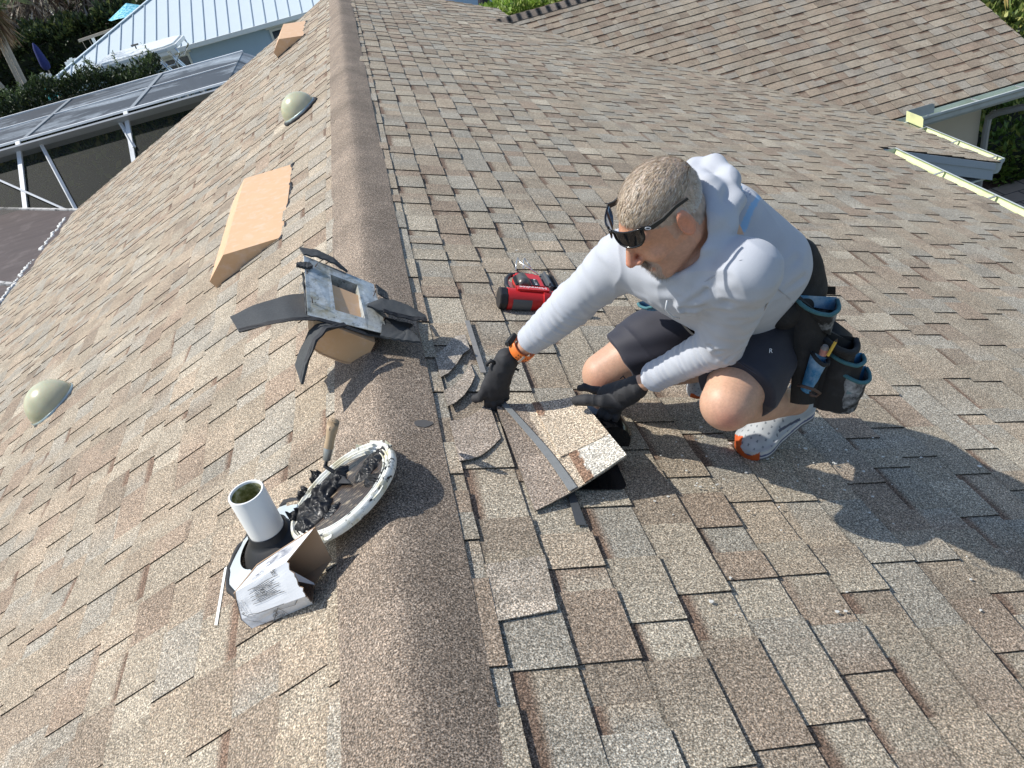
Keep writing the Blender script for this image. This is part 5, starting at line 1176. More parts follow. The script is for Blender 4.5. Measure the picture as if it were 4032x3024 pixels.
t = NT('skin'); c = t.attr(); t.base(t.mix(1, c, t.ramp(t.noise(160, 3, .6), [(.3, .90), (.7, 1.08)]), 'MULTIPLY')).set(Roughness=.48, Subsurface_Weight=.12, Subsurface_Scale=.01, Specular_IOR_Level=.4); t.b.inputs['Subsurface Radius'].default_value = (1,.35,.2); t.bump(t.noise(420, 3), .25, .001); M_SKIN = t.m
allp = np.array([shN,shF,elN,elF,wrN,wrF,hipN,hipF,knN,knF,anN,anF,headC])
body = surf('body', bodyf, allp.min(0)-.17, allp.max(0)+.17, .0036, M_SKIN, man, None, bodyc)
# hair: short strands
r = np.random.RandomState(77); n = 60000; d = r.normal(0, 1, (n,3)); d /= np.linalg.norm(d, axis=1)[:,None]; p = d*np.array((.0745,.0935,.0835))+np.array((0,-.010,.026))
x, y, z = p.T; keep = (z > .024+.050*np.clip((y-.02)/.09, -1.3, 1)) | ((y < -.035) & (z > -.045)) | ((np.abs(x) > .06) & (y < .02) & (z > .008)); keep &= ~((y > .075) & (z < .06))
p = p[keep][:15000]; n = len(p); nrm = (p-np.array((0,-.010,.026)))/np.array((.0765,.0995,.0895))**2; nrm /= np.linalg.norm(nrm, axis=1)[:,None]
comb = np.array((0,.9,-.1))+np.stack([p[:,0]*4, 0*p[:,0], 0*p[:,0]], 1); comb = comb-nrm*(comb*nrm).sum(1)[:,None]; comb /= np.linalg.norm(comb, axis=1)[:,None]
low = (p[:,2] < .03)[:,None]; comb = np.where(low, comb*.4+np.array((0,-.5,-.8)), comb)
L = np.where(p[:,2] < .04, .007, .0145)*r.uniform(.7,1.2,n); cl = np.stack([wn(p.astype(F32), 260, k) for k in (0,1,2)], 1)*.16
dd = comb*.95+nrm*.34+cl+r.normal(0,.13,(n,3)); dd /= np.linalg.norm(dd, axis=1)[:,None]
p0 = p-nrm*.001; p1 = p0+dd*L[:,None]*.5; p2 = p1+(dd*.75+comb*.4-nrm*.25)*L[:,None]*.5; sd = np.cross(dd, nrm); sd /= np.linalg.norm(sd, axis=1)[:,None]; wd = .00060
Q = np.stack([p0-sd*wd, p0+sd*wd, p1+sd*wd*.8, p1-sd*wd*.8], 1); Q2 = np.stack([p1-sd*wd*.8, p1+sd*wd*.8, p2+sd*wd*.15, p2-sd*wd*.15], 1); Q = np.concatenate([Q, Q2])@HM+HC
hc = np.array([(.50,.39,.27),(.66,.55,.42),(.34,.25,.17),(.72,.67,.58)])[r.choice(4, n, p=[.40,.28,.24,.08])]*r.uniform(.8,1.15,(n,1)); gy = np.clip((.035-p[:,2])/.05, 0, 1)[:,None]; hc = hc*(1-gy)+np.array((.62,.59,.55))*gy
quads_mesh('hair', Q, np.concatenate([hc, hc]), vcol('hair_strands', .42, spec=.4), man)
# goatee strands
n = 1400; bp = np.stack([r.normal(0,.015,n), .098+r.normal(0,.004,n), -.098+r.normal(0,.009,n)], 1); bp[:500,2] = -.062+r.normal(0,.0025,500); bp[:500,1] = .106
bp = bp[~((np.abs(bp[:,0]) < .02) & (bp[:,2] > -.088) & (bp[:,2] < -.066))]; n = len(bp); bd = np.stack([bp[:,0]*8, np.full(n,.45), np.full(n,-1.0)], 1)+r.normal(0,.25,(n,3)); bd /= np.linalg.norm(bd, axis=1)[:,None]
sd = np.cross(bd, [0,1,0]); sd /= np.linalg.norm(sd, axis=1)[:,None]+1e-6; e = bp+bd*.009; b0 = bp-np.array((0,.006,0))
quads_mesh('goatee', np.stack([b0-sd*.0005, b0+sd*.0005, e+sd*.0001, e-sd*.0001], 1)@HM+HC, np.tile((.34,.29,.24), (n,1))*r.uniform(.5,1.2,(n,1)), M_VC, man)
# shirt
CUFN = np.array(wrN)+(np.array(elN)-np.array(wrN))*.17; CUFF = np.array(wrF)+(np.array(elF)-np.array(wrF))*.27
hemC = (np.array(hipN)+np.array(hipF))/2; upT = ((np.array(shN)+np.array(shF))/2-hemC); upTn = upT/np.linalg.norm(upT)
def limb_t(P, a, b): a, b = np.array(a), np.array(b); d = b-a; L = np.linalg.norm(d); d = d/L; return ((P-a)@d), L
hoodpts = [J(*q) for q in ((1455,598,1.83),(1490,578,1.79),(1522,532,1.765),(1538,470,1.765),(1532,410,1.80),(1500,378,1.88),(1450,400,1.97),(1415,470,1.98),(1420,545,1.92))]
hood2 = [J(*q) for q in ((1500,358,1.90),(1545,352,1.87),(1578,385,1.83),(1585,435,1.80),(1570,485,1.775),(1550,525,1.765),(1531,556,1.77))]
def shirtf(P):
    t = torsof(P, 0); t = smax(t, -((P-hemC.astype(F32))@upTn.astype(F32)-.060), .012)
    a = armf(P, shN, elN, wrN, .010); e = np.array(wrN)-np.array(elN); e /= np.linalg.norm(e); a = smax(a, (P-CUFN.astype(F32))@e.astype(F32), .006)
    b = armf(P, shF, elF, wrF, .010); e = np.array(wrF)-np.array(elF); e /= np.linalg.norm(e); b = smax(b, (P-CUFF.astype(F32))@e.astype(F32), .006)
    d = su(su(t, a, .022), b, .022)
    hd = 9
    hs = [rc(P, hoodpts[i], hoodpts[i+1], (.018,.022,.026,.030,.028,.024,.020,.018)[i], (.022,.026,.030,.028,.024,.020,.018,.018)[i]) for i in range(8)]
    hs += [rc(P, hood2[i], hood2[i+1], .019, .019) for i in range(len(hood2)-1)]
    h_ = uni(hs, .02); h_ = su(h_, ell(P, J(1560,420,1.90), (.045,.045,.04)), .03)
    d = su(d, h_, .016)
    d = ssub(d, rc(P, hl(0,-.02,-.035), np.array(neckB)+(np.array(headC)-np.array(neckB))*.1, .060, .058), .008)
    d = ssub(d, ell(P, hl(0,.02,-.05), (.082,.100,.100), HM), .012)
    return d
def limb_disp(P, a, b, rad, amp, lam, s):
    ax, L = limb_t(P, a, b); a_, b_ = np.array(a), np.array(b); d = (b_-a_)/L; r_ = np.linalg.norm(P-a_-ax[:,None]*d, axis=1)
    m = (r_ < rad) & (ax > -.04) & (ax < L+.03); ph = 2*math.pi*ax/lam+2.6*wn(P, 13, s)+1.3*wn(P, 38, s+1)
    w_ = np.sin(ph); w_ = np.sign(w_)*np.abs(w_)**.8; env = .5+.5*wn(P, 11, s+2); env = np.clip(env, .1, 1.3)
    fade = np.clip((rad-r_)/.02, 0, 1)*np.clip((ax+.04)/.03, 0, 1)*np.clip((L+.03-ax)/.02, 0, 1)
    return np.where(m, w_*amp*env*fade, 0)
def _cr(*q):
    return [(np.array(J(*a)), np.array(J(*b)), am, w_) for a, b, am, w_ in q]
CREASE = _cr(((1478,655,1.83),(1530,625,1.76),.0055,.007),((1530,625,1.76),(1580,595,1.72),.0022,.010),((1482,664,1.83),(1545,665,1.76),.0055,.007),((1545,665,1.76),(1640,620,1.74),.0035,.009),((1484,675,1.84),(1545,705,1.80),.0045,.007),((1545,705,1.80),(1615,700,1.80),.003,.008),((1480,650,1.83),(1510,590,1.78),.004,.007),((1640,690,1.88),(1735,600,2.0),.0035,.009),((1650,660,1.84),(1725,560,1.97),.0030,.010),((1365,600,1.93),(1405,640,1.90),.004,.008),((1345,590,1.92),(1395,610,1.90),.004,.008),((1420,610,1.86),(1440,670,1.9),.003,.010),((1530,770,1.95),(1570,745,1.93),.004,.006),((1515,760,1.95),(1580,725,1.92),.0035,.006),((1560,790,1.98),(1600,745,1.95),.004,.006))
armpit = np.array(J(1500,640,1.84)); elb = np.array(elN)
def shirtd(P):
    o = limb_disp(P, elN, wrN, .075, .0019, .019, 0)+limb_disp(P, elF, wrF, .075, .0018, .021, 1)+limb_disp(P, elN, wrN, .075, .0014, .031, 2)+limb_disp(P, elF, wrF, .075, .0015, .034, 3)+limb_disp(P, shF, elF, .09, .0024, .046, 2)+limb_disp(P, shN, elN, .09, .0016, .06, 3)
    for a, b, amp, wd in CREASE: d = rc(P, a, b, 0, 0); o = o-amp*np.exp(-(d/wd)**2)+amp*.75*np.exp(-((d-2.1*wd)/(1.1*wd))**2)
    q = P-armpit.astype(F32); d = np.linalg.norm(q, axis=1); ang = np.arctan2(q@np.array(vX, F32), q@np.array(vD, F32)); o += np.sin(ang*15+1.5*wn(P, 9, 1))*.0006*np.exp(-(d/.10)**2)*np.clip(d/.05, 0, 1)
    t_ = (P@np.array((vX*.75+vD*.65), F32)); wz = (P-hemC.astype(F32))@upTn.astype(F32)
    o += np.sin(t_*150+2.5*wn(P, 10, 2))*.0018*np.exp(-((wz-.12)/.12)**2)
    rg = 1-np.abs(wn(P, 16, 3)); o += (rg**4)*.0055*np.clip(wn(P, 5, 0)+.3, 0, 1)+.0035*wn(P, 12, 1)
    hd = min(1, 1)*np.exp(-(np.minimum.reduce([np.linalg.norm(P-np.array(h_, F32), axis=1) for h_ in hoodpts])/.06)**2); o += hd*(.0022*np.sin(P@np.array(vD*120+vX*60, F32)+2.5*wn(P, 18, 2)))
    return o
logoC = np.array(J(1640,420,1.98))
def shirtc(P):
    c = np.tile((.47,.49,.53), (len(P),1)); c *= (1+.03*wn(P, 60))[:,None]
    st = np.clip(wn(P, 16, 3)-.9, 0, 1)*.5; c = c*(1-st[:,None]*np.array((.10,.14,.2)))
    # blue back print: a ring with a crest and small lettering, laid out on the back itself
    q = P-np.array(PRC, F32); u = q@PRU; v = q@PRV; w_ = np.abs(q@PRN) < .09; rr_ = np.sqrt((u/1.0)**2+(v/1.0)**2)
    ring = w_ & (rr_ < .105) & (rr_ > .096); inner = w_ & (rr_ < .060) & (np.sin(u*190+8*np.sin(v*60)) > -.1) & (rr_ > .012); c[ring] = (.28,.47,.68); c[inner] = (.14,.38,.68)
    an = np.arctan2(v, u); let = w_ & (rr_ > .070) & (rr_ < .086) & (np.sin(an*34) > .1) & (np.sin(an*13+1) > -.55) & (np.sin(rr_*900+an*20) > -.4); c[let] = (.16,.20,.30)
    return c
PRC = np.array(J(1668,425,1.95)); upb = upTn; sidev = np.array(shN)-np.array(shF); sidev -= upb*(sidev@upb); sidev /= np.linalg.norm(sidev); bn_ = np.cross(sidev, upb); bn_ = bn_ if bn_@np.array((.5,0,1)) > 0 else -bn_
PRU, PRV, PRN = sidev.astype(F32), upb.astype(F32), bn_.astype(F32)
PRC = (np.array(shN)+np.array(shF))/2-upT*.16+bn_*.13
t = NT('grey_white_jersey'); c = t.attr(); t.base(t.mix(1, c, t.ramp(t.noise(900, 2, .6), [(.3, .93), (.7, 1.06)]), 'MULTIPLY')).set(Roughness=.8, Specular_IOR_Level=.2, Sheen_Weight=.15); t.bump(t.noise(700, 2), .2, .0006); M_SHIRT = t.m
pp = np.array([shN,shF,elN,elF,wrN,wrF,hipN,hipF,headC]); surf('shirt', shirtf, pp.min(0)-.16, pp.max(0)+.16, .0036, M_SHIRT, man, shirtd, shirtc)
def seam(name, pts, f, rad, mat, par, off=.001):
    P = []
    for p in pts:                                       # settle the points on the cloth
        p = np.array(p, float)[None].astype(F32)
        for _ in range(12):
            dv = float(f(p)[0]); g = np.array([float(f(p+V3(np.eye(3)[k]*.002))[0]-f(p-V3(np.eye(3)[k]*.002))[0]) for k in range(3)]); g /= np.linalg.norm(g)+1e-9; p = (p-(dv-off)*g*.8).astype(F32)
        P.append(tuple(p[0]))
    return MB().tube(P, rad, 6).build(name, mat, par, smooth=True)
M_SEAM = plain('shirt_seam', (.42,.44,.48), .8)
seam('shoulder_seam', [J(*q) for q in ((1470,655,1.78),(1500,625,1.76),(1550,590,1.72),(1600,560,1.70),(1635,566,1.72),(1645,600,1.76),(1625,650,1.82))], shirtf, .0017, M_SEAM, man)
seam('side_seam', [J(*q) for q in ((1650,615,1.8),(1680,612,1.9),(1700,640,2.0),(1712,655,2.05))], shirtf, .0012, M_SEAM, man)
MB().tube([J(1441,650,1.76),J(1438,668,1.78),J(1452,684,1.80),J(1468,688,1.82)], .0022, 6).build('drawstring', plain('white_cord', (.6,.62,.64), .8), man, smooth=True)
# shorts
kcN = np.array(knN)+(np.array(hipN)-np.array(knN))*.15; kcF = np.array(knF)+(np.array(hipF)-np.array(knF))*.17
def shortsf(P):
    a, b = legf(P, hipN, knN, anN, .014); a2 = rc(P, hipN, kcN, .112, .098); a = su(a, a2, .02); e = np.array(knN)-np.array(hipN); e /= np.linalg.norm(e); a = smax(a, (P-kcN.astype(F32))@e.astype(F32), .005)
    f_, g_ = legf(P, hipF, knF, anF, .012); f2 = rc(P, hipF, kcF, .108, .094); f_ = su(f_, f2, .02); e = np.array(knF)-np.array(hipF); e /= np.linalg.norm(e); f_ = smax(f_, (P-kcF.astype(F32))@e.astype(F32), .005)
    pv = rc(P, np.array(hipN)+upT*.03, np.array(hipF)+upT*.03, .122, .122); return su(su(a, f_, .02), pv, .04)
def shortsd(P):
    ph = P@np.array(vD*90+vX*30, F32); return .0035*wn(P, 14, 0)+.0022*np.sin(ph+3*wn(P, 8, 1))*np.clip(.4+wn(P, 6, 2), 0, 1)+(1-np.abs(wn(P, 11, 3)))**5*.005
t = NT('navy_stretch_cloth'); t.base(t.mix(t.noise(30, 4), (.014,.014,.024), (.024,.024,.036))).set(Roughness=.7, Sheen_Weight=.1); wv = t.n('ShaderNodeTexWave', i_Scale=90.0, i_Distortion=.5); t.l(t.coord(), wv.inputs[0]); t.bump(wv.outputs['Fac'], .12, .0005); M_SHORT = t.m
pp = np.array([hipN,hipF,knN,knF]); surf('shorts', shortsf, pp.min(0)-.17, pp.max(0)+.17, .0045, M_SHORT, man, shortsd)
seam('hem_stitch', [J(*q) for q in ((1540,785,2.0),(1580,790,1.98),(1640,815,2.02),(1685,850,2.1))], shortsf, .0009, plain('navy_thread', (.05,.05,.075), .7), man)
lg = J(1660,762,2.0); g0 = np.array(lg)[None].astype(F32)
for _ in range(20): g0 = (g0-np.array(px(1660,762).normalized(), F32)*(-float(shortsf(g0)[0]))*1.0).astype(F32)
lg = Vector(g0[0])-px(1660,762).normalized()*.004
text('logo', 'R', .016, lg, vX-vT*.2, -vD, plain('reflective_logo', (.75,.76,.78), .4), man, lift=.002)
# ---------------------------------------------------------------- gloves
def finger(P, pts, rs_): return uni([rc(P, pts[i], pts[i+1], rs_[i], rs_[i+1]) for i in range(len(pts)-1)], .004)
t = NT('black_knit_glove'); t.base(t.mix(t.noise(60, 4, .7), (.012,.012,.013), (.040,.040,.043))).set(Roughness=.75); t.bump(t.noise(900, 2), .4, .0008); M_GLV = t.m
M_GLP = plain('black_rubber_palm', (.010,.010,.011), .6, var=.3, scale=60)
def glove(name, wr, dirw, digits, palm, cuff, lo, hi, seed):
    def f(P):
        d = uni([rc(P, *q) for q in palm], .014)
        for pts, rr_ in digits: d = su(d, finger(P, pts, rr_), .0055)
        return su(d, rc(P, *cuff), .006)
    def dsp(P): return .0009*wn(P, 90, seed)+.0012*(1-np.abs(wn(P, 45, seed+1)))**4
    return surf(name, f, lo, hi, .0021, M_GLV, man, dsp)
wN = J(1366,838,2.215); kN = J(1303,858,2.255)
DN = 2.27
dg = [([J(1338,870,2.235),J(1300,866,2.225),J(1268,864,2.23),J(1246,866,2.245)], (.0190,.0170,.0160,.0150)),
      ([J(1312,845,2.27),J(1282,842,2.285),J(1262,836,2.30),J(1253,838,2.31)], (.0125,.0115,.0105,.0095)),
      ([J(1312,868,2.27),J(1298,892,2.275),J(1290,910,2.295),J(1300,916,2.315)], (.0125,.0115,.0105,.0095)),
      ([J(1324,876,2.27),J(1312,900,2.27),J(1306,917,2.285),J(1316,922,2.305)], (.0120,.0110,.0105,.0095)),
      ([J(1338,880,2.27),J(1330,902,2.27),J(1326,915,2.28),J(1334,918,2.30)], (.0110,.0100,.0095,.0085))]
pal = [(J(1362,842,2.22), J(1312,850,2.262), .031, .026), (J(1360,850,2.22), J(1326,874,2.258), .030, .027), (J(1350,842,2.235), J(1306,862,2.265), .028, .024)]
pts = np.array([q for d_ in dg for q in d_[0]]+[wN]); glove('glove', wN, None, dg, pal, (J(1376,836,2.20), J(1352,846,2.222), .0335, .034), pts.min(0)-.07, pts.max(0)+.07, 0)
MB().tube([J(1352,820,2.235), J(1346,812,2.235), J(1340,818,2.23)], .0018, 6).build('pull_tab', M_GLP, man)
def C7(x, y): return ((1700+x/1.587)*2212/4032, (1250+y/1.587)*2212/4032)
def JC(x, y, D): return J(*C7(x, y), D)
dg = [([JC(345,425,2.305),JC(325,470,2.315),JC(300,500,2.325),JC(272,508,2.335)], (.0165,.0145,.0130,.0120)),
      ([JC(375,470,2.325),JC(352,525,2.335),JC(346,560,2.35),JC(362,580,2.365)], (.0125,.0115,.0105,.0095)),
      ([JC(405,478,2.33),JC(388,535,2.335),JC(382,568,2.35),JC(394,590,2.365)], (.0125,.0118,.0105,.0095)),
      ([JC(432,468,2.33),JC(425,515,2.335),JC(428,545,2.35),JC(442,550,2.365)], (.0120,.0112,.0105,.0095)),
      ([JC(455,440,2.325),JC(462,475,2.33),JC(466,500,2.345),JC(460,512,2.36)], (.0110,.0105,.0095,.0085))]
pal = [(JC(450,310,2.275), JC(375,460,2.325), .033, .028), (JC(440,320,2.275), JC(430,455,2.325), .031, .026), (JC(420,330,2.28), JC(350,425,2.31), .024, .018)]
pts = np.array([q for d_ in dg for q in d_[0]]+[wrF]); glove('glove', wrF, None, dg, pal, (JC(472,262,2.262), JC(440,320,2.282), .034, .0345), pts.min(0)-.07, pts.max(0)+.08, 1)
MB().tube([JC(395,285,2.25), JC(370,270,2.25), JC(345,290,2.255), JC(350,305,2.255)], .006, 8).build('wrist_strap', M_GLP, man, smooth=True)
MB().tube([JC(505,325,2.27), JC(528,322,2.27), JC(545,332,2.27)], .004, 8).build('wrist_strap', M_GLP, man, smooth=True)
# ---------------------------------------------------------------- watch on the far wrist
wt = thing('wristwatch', 'chunky black watch on bright orange strap at the wrist between sleeve and glove', 'watch', tuple(wrF))
ax = (Vector(elF)-Vector(wrF)).normalized(); wc = Vector(wrF)+ax*.040
M_OR = plain('orange_strap', (.85,.20,.03), .45, var=.05)
xx = (vX-ax*vX.dot(ax)).normalized(); yy = ax.cross(xx)
def wring(a): return wc+(xx*math.cos(a)+yy*math.sin(a))
m = MB(); NN = 40; prof = [(.0335,-.013),(.0372,-.0135),(.0388,-.010),(.0388,.010),(.0372,.0135),(.0335,.013)]
m.lathe(wc, ax, prof+[prof[0]], NN, x=xx); m.build('strap', M_OR, wt, auto=40)
tc = (CAM-wc).normalized(); tc = (tc-ax*tc.dot(ax)).normalized(); sdw = tc.cross(ax)
m = MB()
for k in range(5):
    for e in (-.006,.006):
        for off in (.35,):
            a = -.15-.22*k; dv = tc*math.cos(a)+sdw*math.sin(a)*(1 if sdw.dot(vX) > 0 else -1)*-1; p = wc+dv*.0389+ax*e; q = dv.cross(ax); m.frame_box(p-q*.0016-ax*.002-dv*.001, q*.0032, ax*.004, dv*.0015)
m.build('strap_holes', plain('hole_shadow', (.10,.03,.01), .7), wt)
m = MB(); dl = (-vX-vD*.35); dl = (dl-ax*dl.dot(ax)).normalized(); ql = dl.cross(ax); o = wc+dl*.036
m.prism([o+ax*.024*math.cos(a)+ql*.022*math.sin(a) for a in np.linspace(0,2*math.pi,9)[:-1]], dl*.013); m.build('case', M_GLP, wt, bevel=.002)
MB().lathe(o+ql*.0*1+dl*.004+tc*.020, tc, [(0,0),(.006,0),(.006,.005),(0,.005)], 14).build('crown_button', plain('steel_button', (.06,.06,.06), .3, .5), wt)
m = MB(); a0 = .55; dv = (tc*math.cos(a0)-sdw*math.sin(a0)*(1 if sdw.dot(vX) > 0 else -1)*-1); q = dv.cross(ax); m.frame_box(wc+dv*.0378-q*.003-ax*.015, q*.006, ax*.030, dv*.004); m.build('buckle', plain('steel_buckle', (.7,.68,.62), .25, .8), wt)
# ---------------------------------------------------------------- sunglasses pushed up on the forehead
sg = thing('sunglasses', 'black wraparound sunglasses pushed up on the man\'s forehead', 'sunglasses', tuple(hl(0,.1,.05)))
M_GLS = NT('dark_lens'); M_GLS.base((.004,.004,.005)).set(Roughness=.04, Specular_IOR_Level=.8, Coat_Weight=.5); M_GLS = M_GLS.m; M_FRM = plain('gloss_black_frame', (.006,.006,.007), .15)
gz, gy0 = .050, .098; tl_ = .30
def gp(x, dz, out=0):                                   # wraparound curve at the brow
    s = abs(x)/.078; y = gy0-.050*s**2.2; n = np.array((x/.078*.55, 1, .25)); n /= np.linalg.norm(n)
    return Vector(hl(*(np.array((x, y-dz*tl_, gz+dz))+n*out)))
for sg_ in (-1, 1):
    g = []; 
    rows = 7; cols = 10; vs = []; 
    for lay in (0, .0022):
        for j in range(rows+1):
            for i in range(cols+1):
                u = i/cols; x = (.010+u*.060); top = .013; bot = -.019-.006*math.sin(u*2.6); w_ = j/rows; dz = top+(bot-top)*w_
                pin = 1-.30*max(0, (w_-.5)*2)**2; x = .040+(x-.040)*pin; vs.append(gp(sg_*x, dz-.004*u, .012-lay))
    W = cols+1; M_ = W*(rows+1); fs = []
    for j in range(rows):
        for i in range(cols): q = (j*W+i, j*W+i+1, (j+1)*W+i+1, (j+1)*W+i); fs += [q, tuple(M_+k for k in q[::-1])]
    bd = [i for i in range(cols)]+[j*W+cols for j in range(rows)]+[rows*W+i for i in range(cols,0,-1)]+[j*W for j in range(rows,0,-1)]
    fs += [(bd[(k+1) % len(bd)], bd[k], M_+bd[k], M_+bd[(k+1) % len(bd)]) for k in range(len(bd))]
    MB().add(vs, fs).build('lens', M_GLS, sg, smooth=False, auto=40)
    MB().tube([vs[k]+Vector(HF)*.001 for k in bd], .0021, 8, closed=True).build('rim', M_FRM, sg, smooth=True)
    tp_ = [gp(sg_*.070, .008, .012), Vector(hl(sg_*.081,.052,.050)), Vector(hl(sg_*.0855,.025,.046)), Vector(hl(sg_*.0855,-.010,.045)), Vector(hl(sg_*.083,-.040,.036))]
    m = MB()
    for i in range(4):
        hgt_ = (.0125,.0115,.0085,.0075,.0065); a_, b_ = tp_[i], tp_[i+1]; up_ = Vector(HU); vs2 = []
        for p_, h_ in ((a_, hgt_[i]), (b_, hgt_[i+1])):
            for q_ in ((-1,-1),(1,-1),(1,1),(-1,1)): vs2.append(p_+Vector(HS)*q_[0]*.0022+up_*q_[1]*h_/2)
        m.add(vs2, [(0,1,2,3)[::-1],(4,5,6,7),(0,1,5,4),(1,2,6,5),(2,3,7,6),(3,0,4,7)])
    to = m.build('temple', plain('matte_black_temple', (.018,.018,.018), .55), sg)
    o = (tp_[0]*.45+tp_[1]*.55)+Vector(HS)*sg_*.0028; d1_ = (tp_[1]-tp_[0]).normalized()
    mm_ = MB(); pt = [o+d1_*.0055*math.cos(a)+Vector(HU)*.0034*math.sin(a) for a in np.linspace(0,6.283,17)[:-1]]; mm_.tube(pt, .0011, 6, closed=True); child_world(mm_.build('icon', plain('silver_icon', (.75,.76,.78), .3, .5)), sg)
MB().tube([gp(-.010,.008,.013), gp(0,.012,.0145), gp(.010,.008,.013)], .0028, 8).build('bridge', M_FRM, sg, smooth=True)
# ---------------------------------------------------------------- shoes
def shoe(toe, heel, side, nrm, name, parent):
    toe, heel = np.array(toe), np.array(heel); L = np.linalg.norm(heel-toe); f_ = (toe-heel)/L; up_ = np.array(nrm); up_ = up_-f_*(up_@f_); up_ /= np.linalg.norm(up_); s_ = np.cross(f_, up_); s_ = s_ if s_@np.array(side) > 0 else -s_
    M_ = np.array([s_, f_, up_]); O_ = heel; k = L/.285
    def loc(P): return ((P-O_.astype(F32))@M_.T.astype(F32))/k
    def f(P):
        q = loc(P); x, y, z = q.T; q2 = q.copy()
        sole = uni([rc(q,(0,.040,.016),(-.004,.13,.015),.032,.030), rc(q,(-.004,.13,.014),(-.006,.235,.014),.034,.040)], .03); sole = smax(np.maximum(sole, np.abs(z-.014)-.015), -1e9*np.ones_like(z), .001)
        sole = np.maximum(uni([np.hypot(x, np.maximum(np.abs(y-.045)-.0,0))-.038, np.hypot(x+.004, y-.225)-.050, rc(q*np.array((1,1,0),F32),(0,.045,0),(-.004,.225,0),.036,.047)], .02), np.abs(z-.014)-.016)
        up1 = uni([ell(q,(0,.055,.045),(.038,.058,.050)), ell(q,(-.002,.13,.040),(.038,.085,.042)), ell(q,(-.004,.215,.028),(.045,.062,.030)), rc(q,(0,.040,.055),(0,.035,.095),.034,.034)], .03)
        d = su(sole-.003, up1, .006); d = ssub(d, rc(q,(0,.040,.10),(0,.045,.14),.026,.03), .006)
        return d*k
    def colr(P):
        q = loc(P); x, y, z = q.T; c = np.tile((.43,.45,.46), (len(P),1)); mesh_ = (z > .03); dots = mesh_ & (y > .14) & (np.sin(x*330+y*120) > .72) & (np.sin(y*330-x*80) > .55); c[dots] = (.16,.18,.20)
        c[z < .030] = (.56,.56,.54); c[(z < .018) & (z > .010)] = (.10,.11,.20); c[(z < .004)] = (.14,.14,.15)
        org = (y > .258) & (z < .034+.02*np.sin(x*60)) ; c[org] = (.55,.10,.02); sw = (np.abs(x) > .028) & (z > .032) & (z < .052) & (y > .09) & (y < .175) & (np.abs((z-.042)-(y-.13)*.12) < .005); c[sw] = (.08,.09,.13)
        c[(y < .02) & (z > .03)] = (.50,.54,.58); c *= (1+.10*wn(P, 70, 1))[:,None]; lin = (z > .085) & (np.hypot(x, y-.042) < .030); c[lin] = (.03,.03,.03); return np.clip(c, .01, 1)
    pts = np.array([toe, heel]); sh_ = surf(name, f, pts.min(0)-.14, pts.max(0)+.16, .0026, vcol('shoe_mesh', .65, bump=.3, bscale=500), parent, None, colr)
    W = lambda x, y, z: Vector(O_+(M_.T@np.array((x,y,z)))*k); m = MB()
    for i in range(6):
        y_ = .095+i*.017; z_ = .083-.0075*i; sgn = 1 if i % 2 else -1
        m.tube([W(-.024,y_,z_-.010), W(-.010,y_+.004*sgn,z_+.002), W(.010,y_-.004*sgn,z_+.002), W(.024,y_,z_-.010)], .0024, 6); m.tube([W(-.022,y_,z_-.008), W(0,y_+.010,z_+.002), W(.022,y_+.017,z_-.014)], .0024, 6)
    m.tube([W(0,.092,.088), W(.02,.085,.098), W(.03,.10,.085), W(.008,.095,.086), W(-.02,.082,.097), W(-.028,.10,.082)], .0022, 6)
    lo_ = m.build('laces', plain('white_lace', (.66,.65,.62), .8), None, smooth=True); lo_.parent = sh_; lo_.matrix_parent_inverse = Matrix.Identity(4); return sh_
shoe(atR(1596,982,.004), atR(1748,874,.12), vX*.3-vD, NR, 'shoe', man)
shoe(atR(1500,862,.015), Vector(anF)+Vector((.07,.02,.06)), (0,-1,0), (-.4,0,.8), 'shoe', man)
# ---------------------------------------------------------------- tool belt with pouches
tb = thing('tool_belt', 'worn black work belt with paint-smeared teal-edged pouches at the man\'s hip', 'tool belt', tuple(hipN))
K3 = lambda x, y: ((3000+x/1.587)*2212/4032, (1100+y/1.587)*2212/4032)
def T3(x, y, D): return atD(*K3(x, y), D)
M_BELT = plain('black_nylon', (.012,.012,.013), .75, var=.35, scale=25, bump=.5, bscale=220, dirt_shade=(.10,.10,.10), dirt_amt=.25)
M_POUCH = plain('paint_smeared_canvas', (.016,.017,.018), .75, var=.3, scale=25, bump=.4, bscale=200, dirt_shade=(.55,.57,.58), dirt_amt=.8)
M_TEAL = plain('faded_teal_binding', (.055,.16,.18), .8, var=.3, scale=50, bump=.4); M_BLU = plain('blue_pocket_cloth', (.035,.19,.36), .75, var=.35, scale=18, bump=.3, dirt_shade=(.5,.6,.68), dirt_amt=.7)
cB = hemC+upT*.17; a_ = np.array(hipN)-np.array(hipF); a_ -= upTn*(a_@upTn); a_ /= np.linalg.norm(a_); b_ = np.cross(a_, upTn); m = MB(); rp = []
for k in range(48):
    an = k*2*math.pi/48; dv = a_*math.cos(an)+b_*math.sin(an); lo_, hi_ = .05, .19
    for _ in range(16):
        mi_ = (lo_+hi_)/2; pnt = (cB+dv*mi_)[None].astype(F32); s_ = min(float(torsof(pnt, .006)[0]), float(rc(pnt, np.array(hipN)+upT*.03, np.array(hipF)+upT*.03, .128, .128)[0])); lo_, hi_ = (mi_, hi_) if s_ < 0 else (lo_, mi_)
    rp.append((cB+dv*(lo_+.004), dv))
vs = []; W_ = .032
for p_, dv in rp: vs += [Vector(p_-upTn*W_), Vector(p_-upTn*W_+dv*.006), Vector(p_+upTn*W_+dv*.006), Vector(p_+upTn*W_)]
fs = []
for k in range(48):
    j = (k+1) % 48
    for e in range(4): fs.append((k*4+e, k*4+(e+1) % 4, j*4+(e+1) % 4, j*4+e))
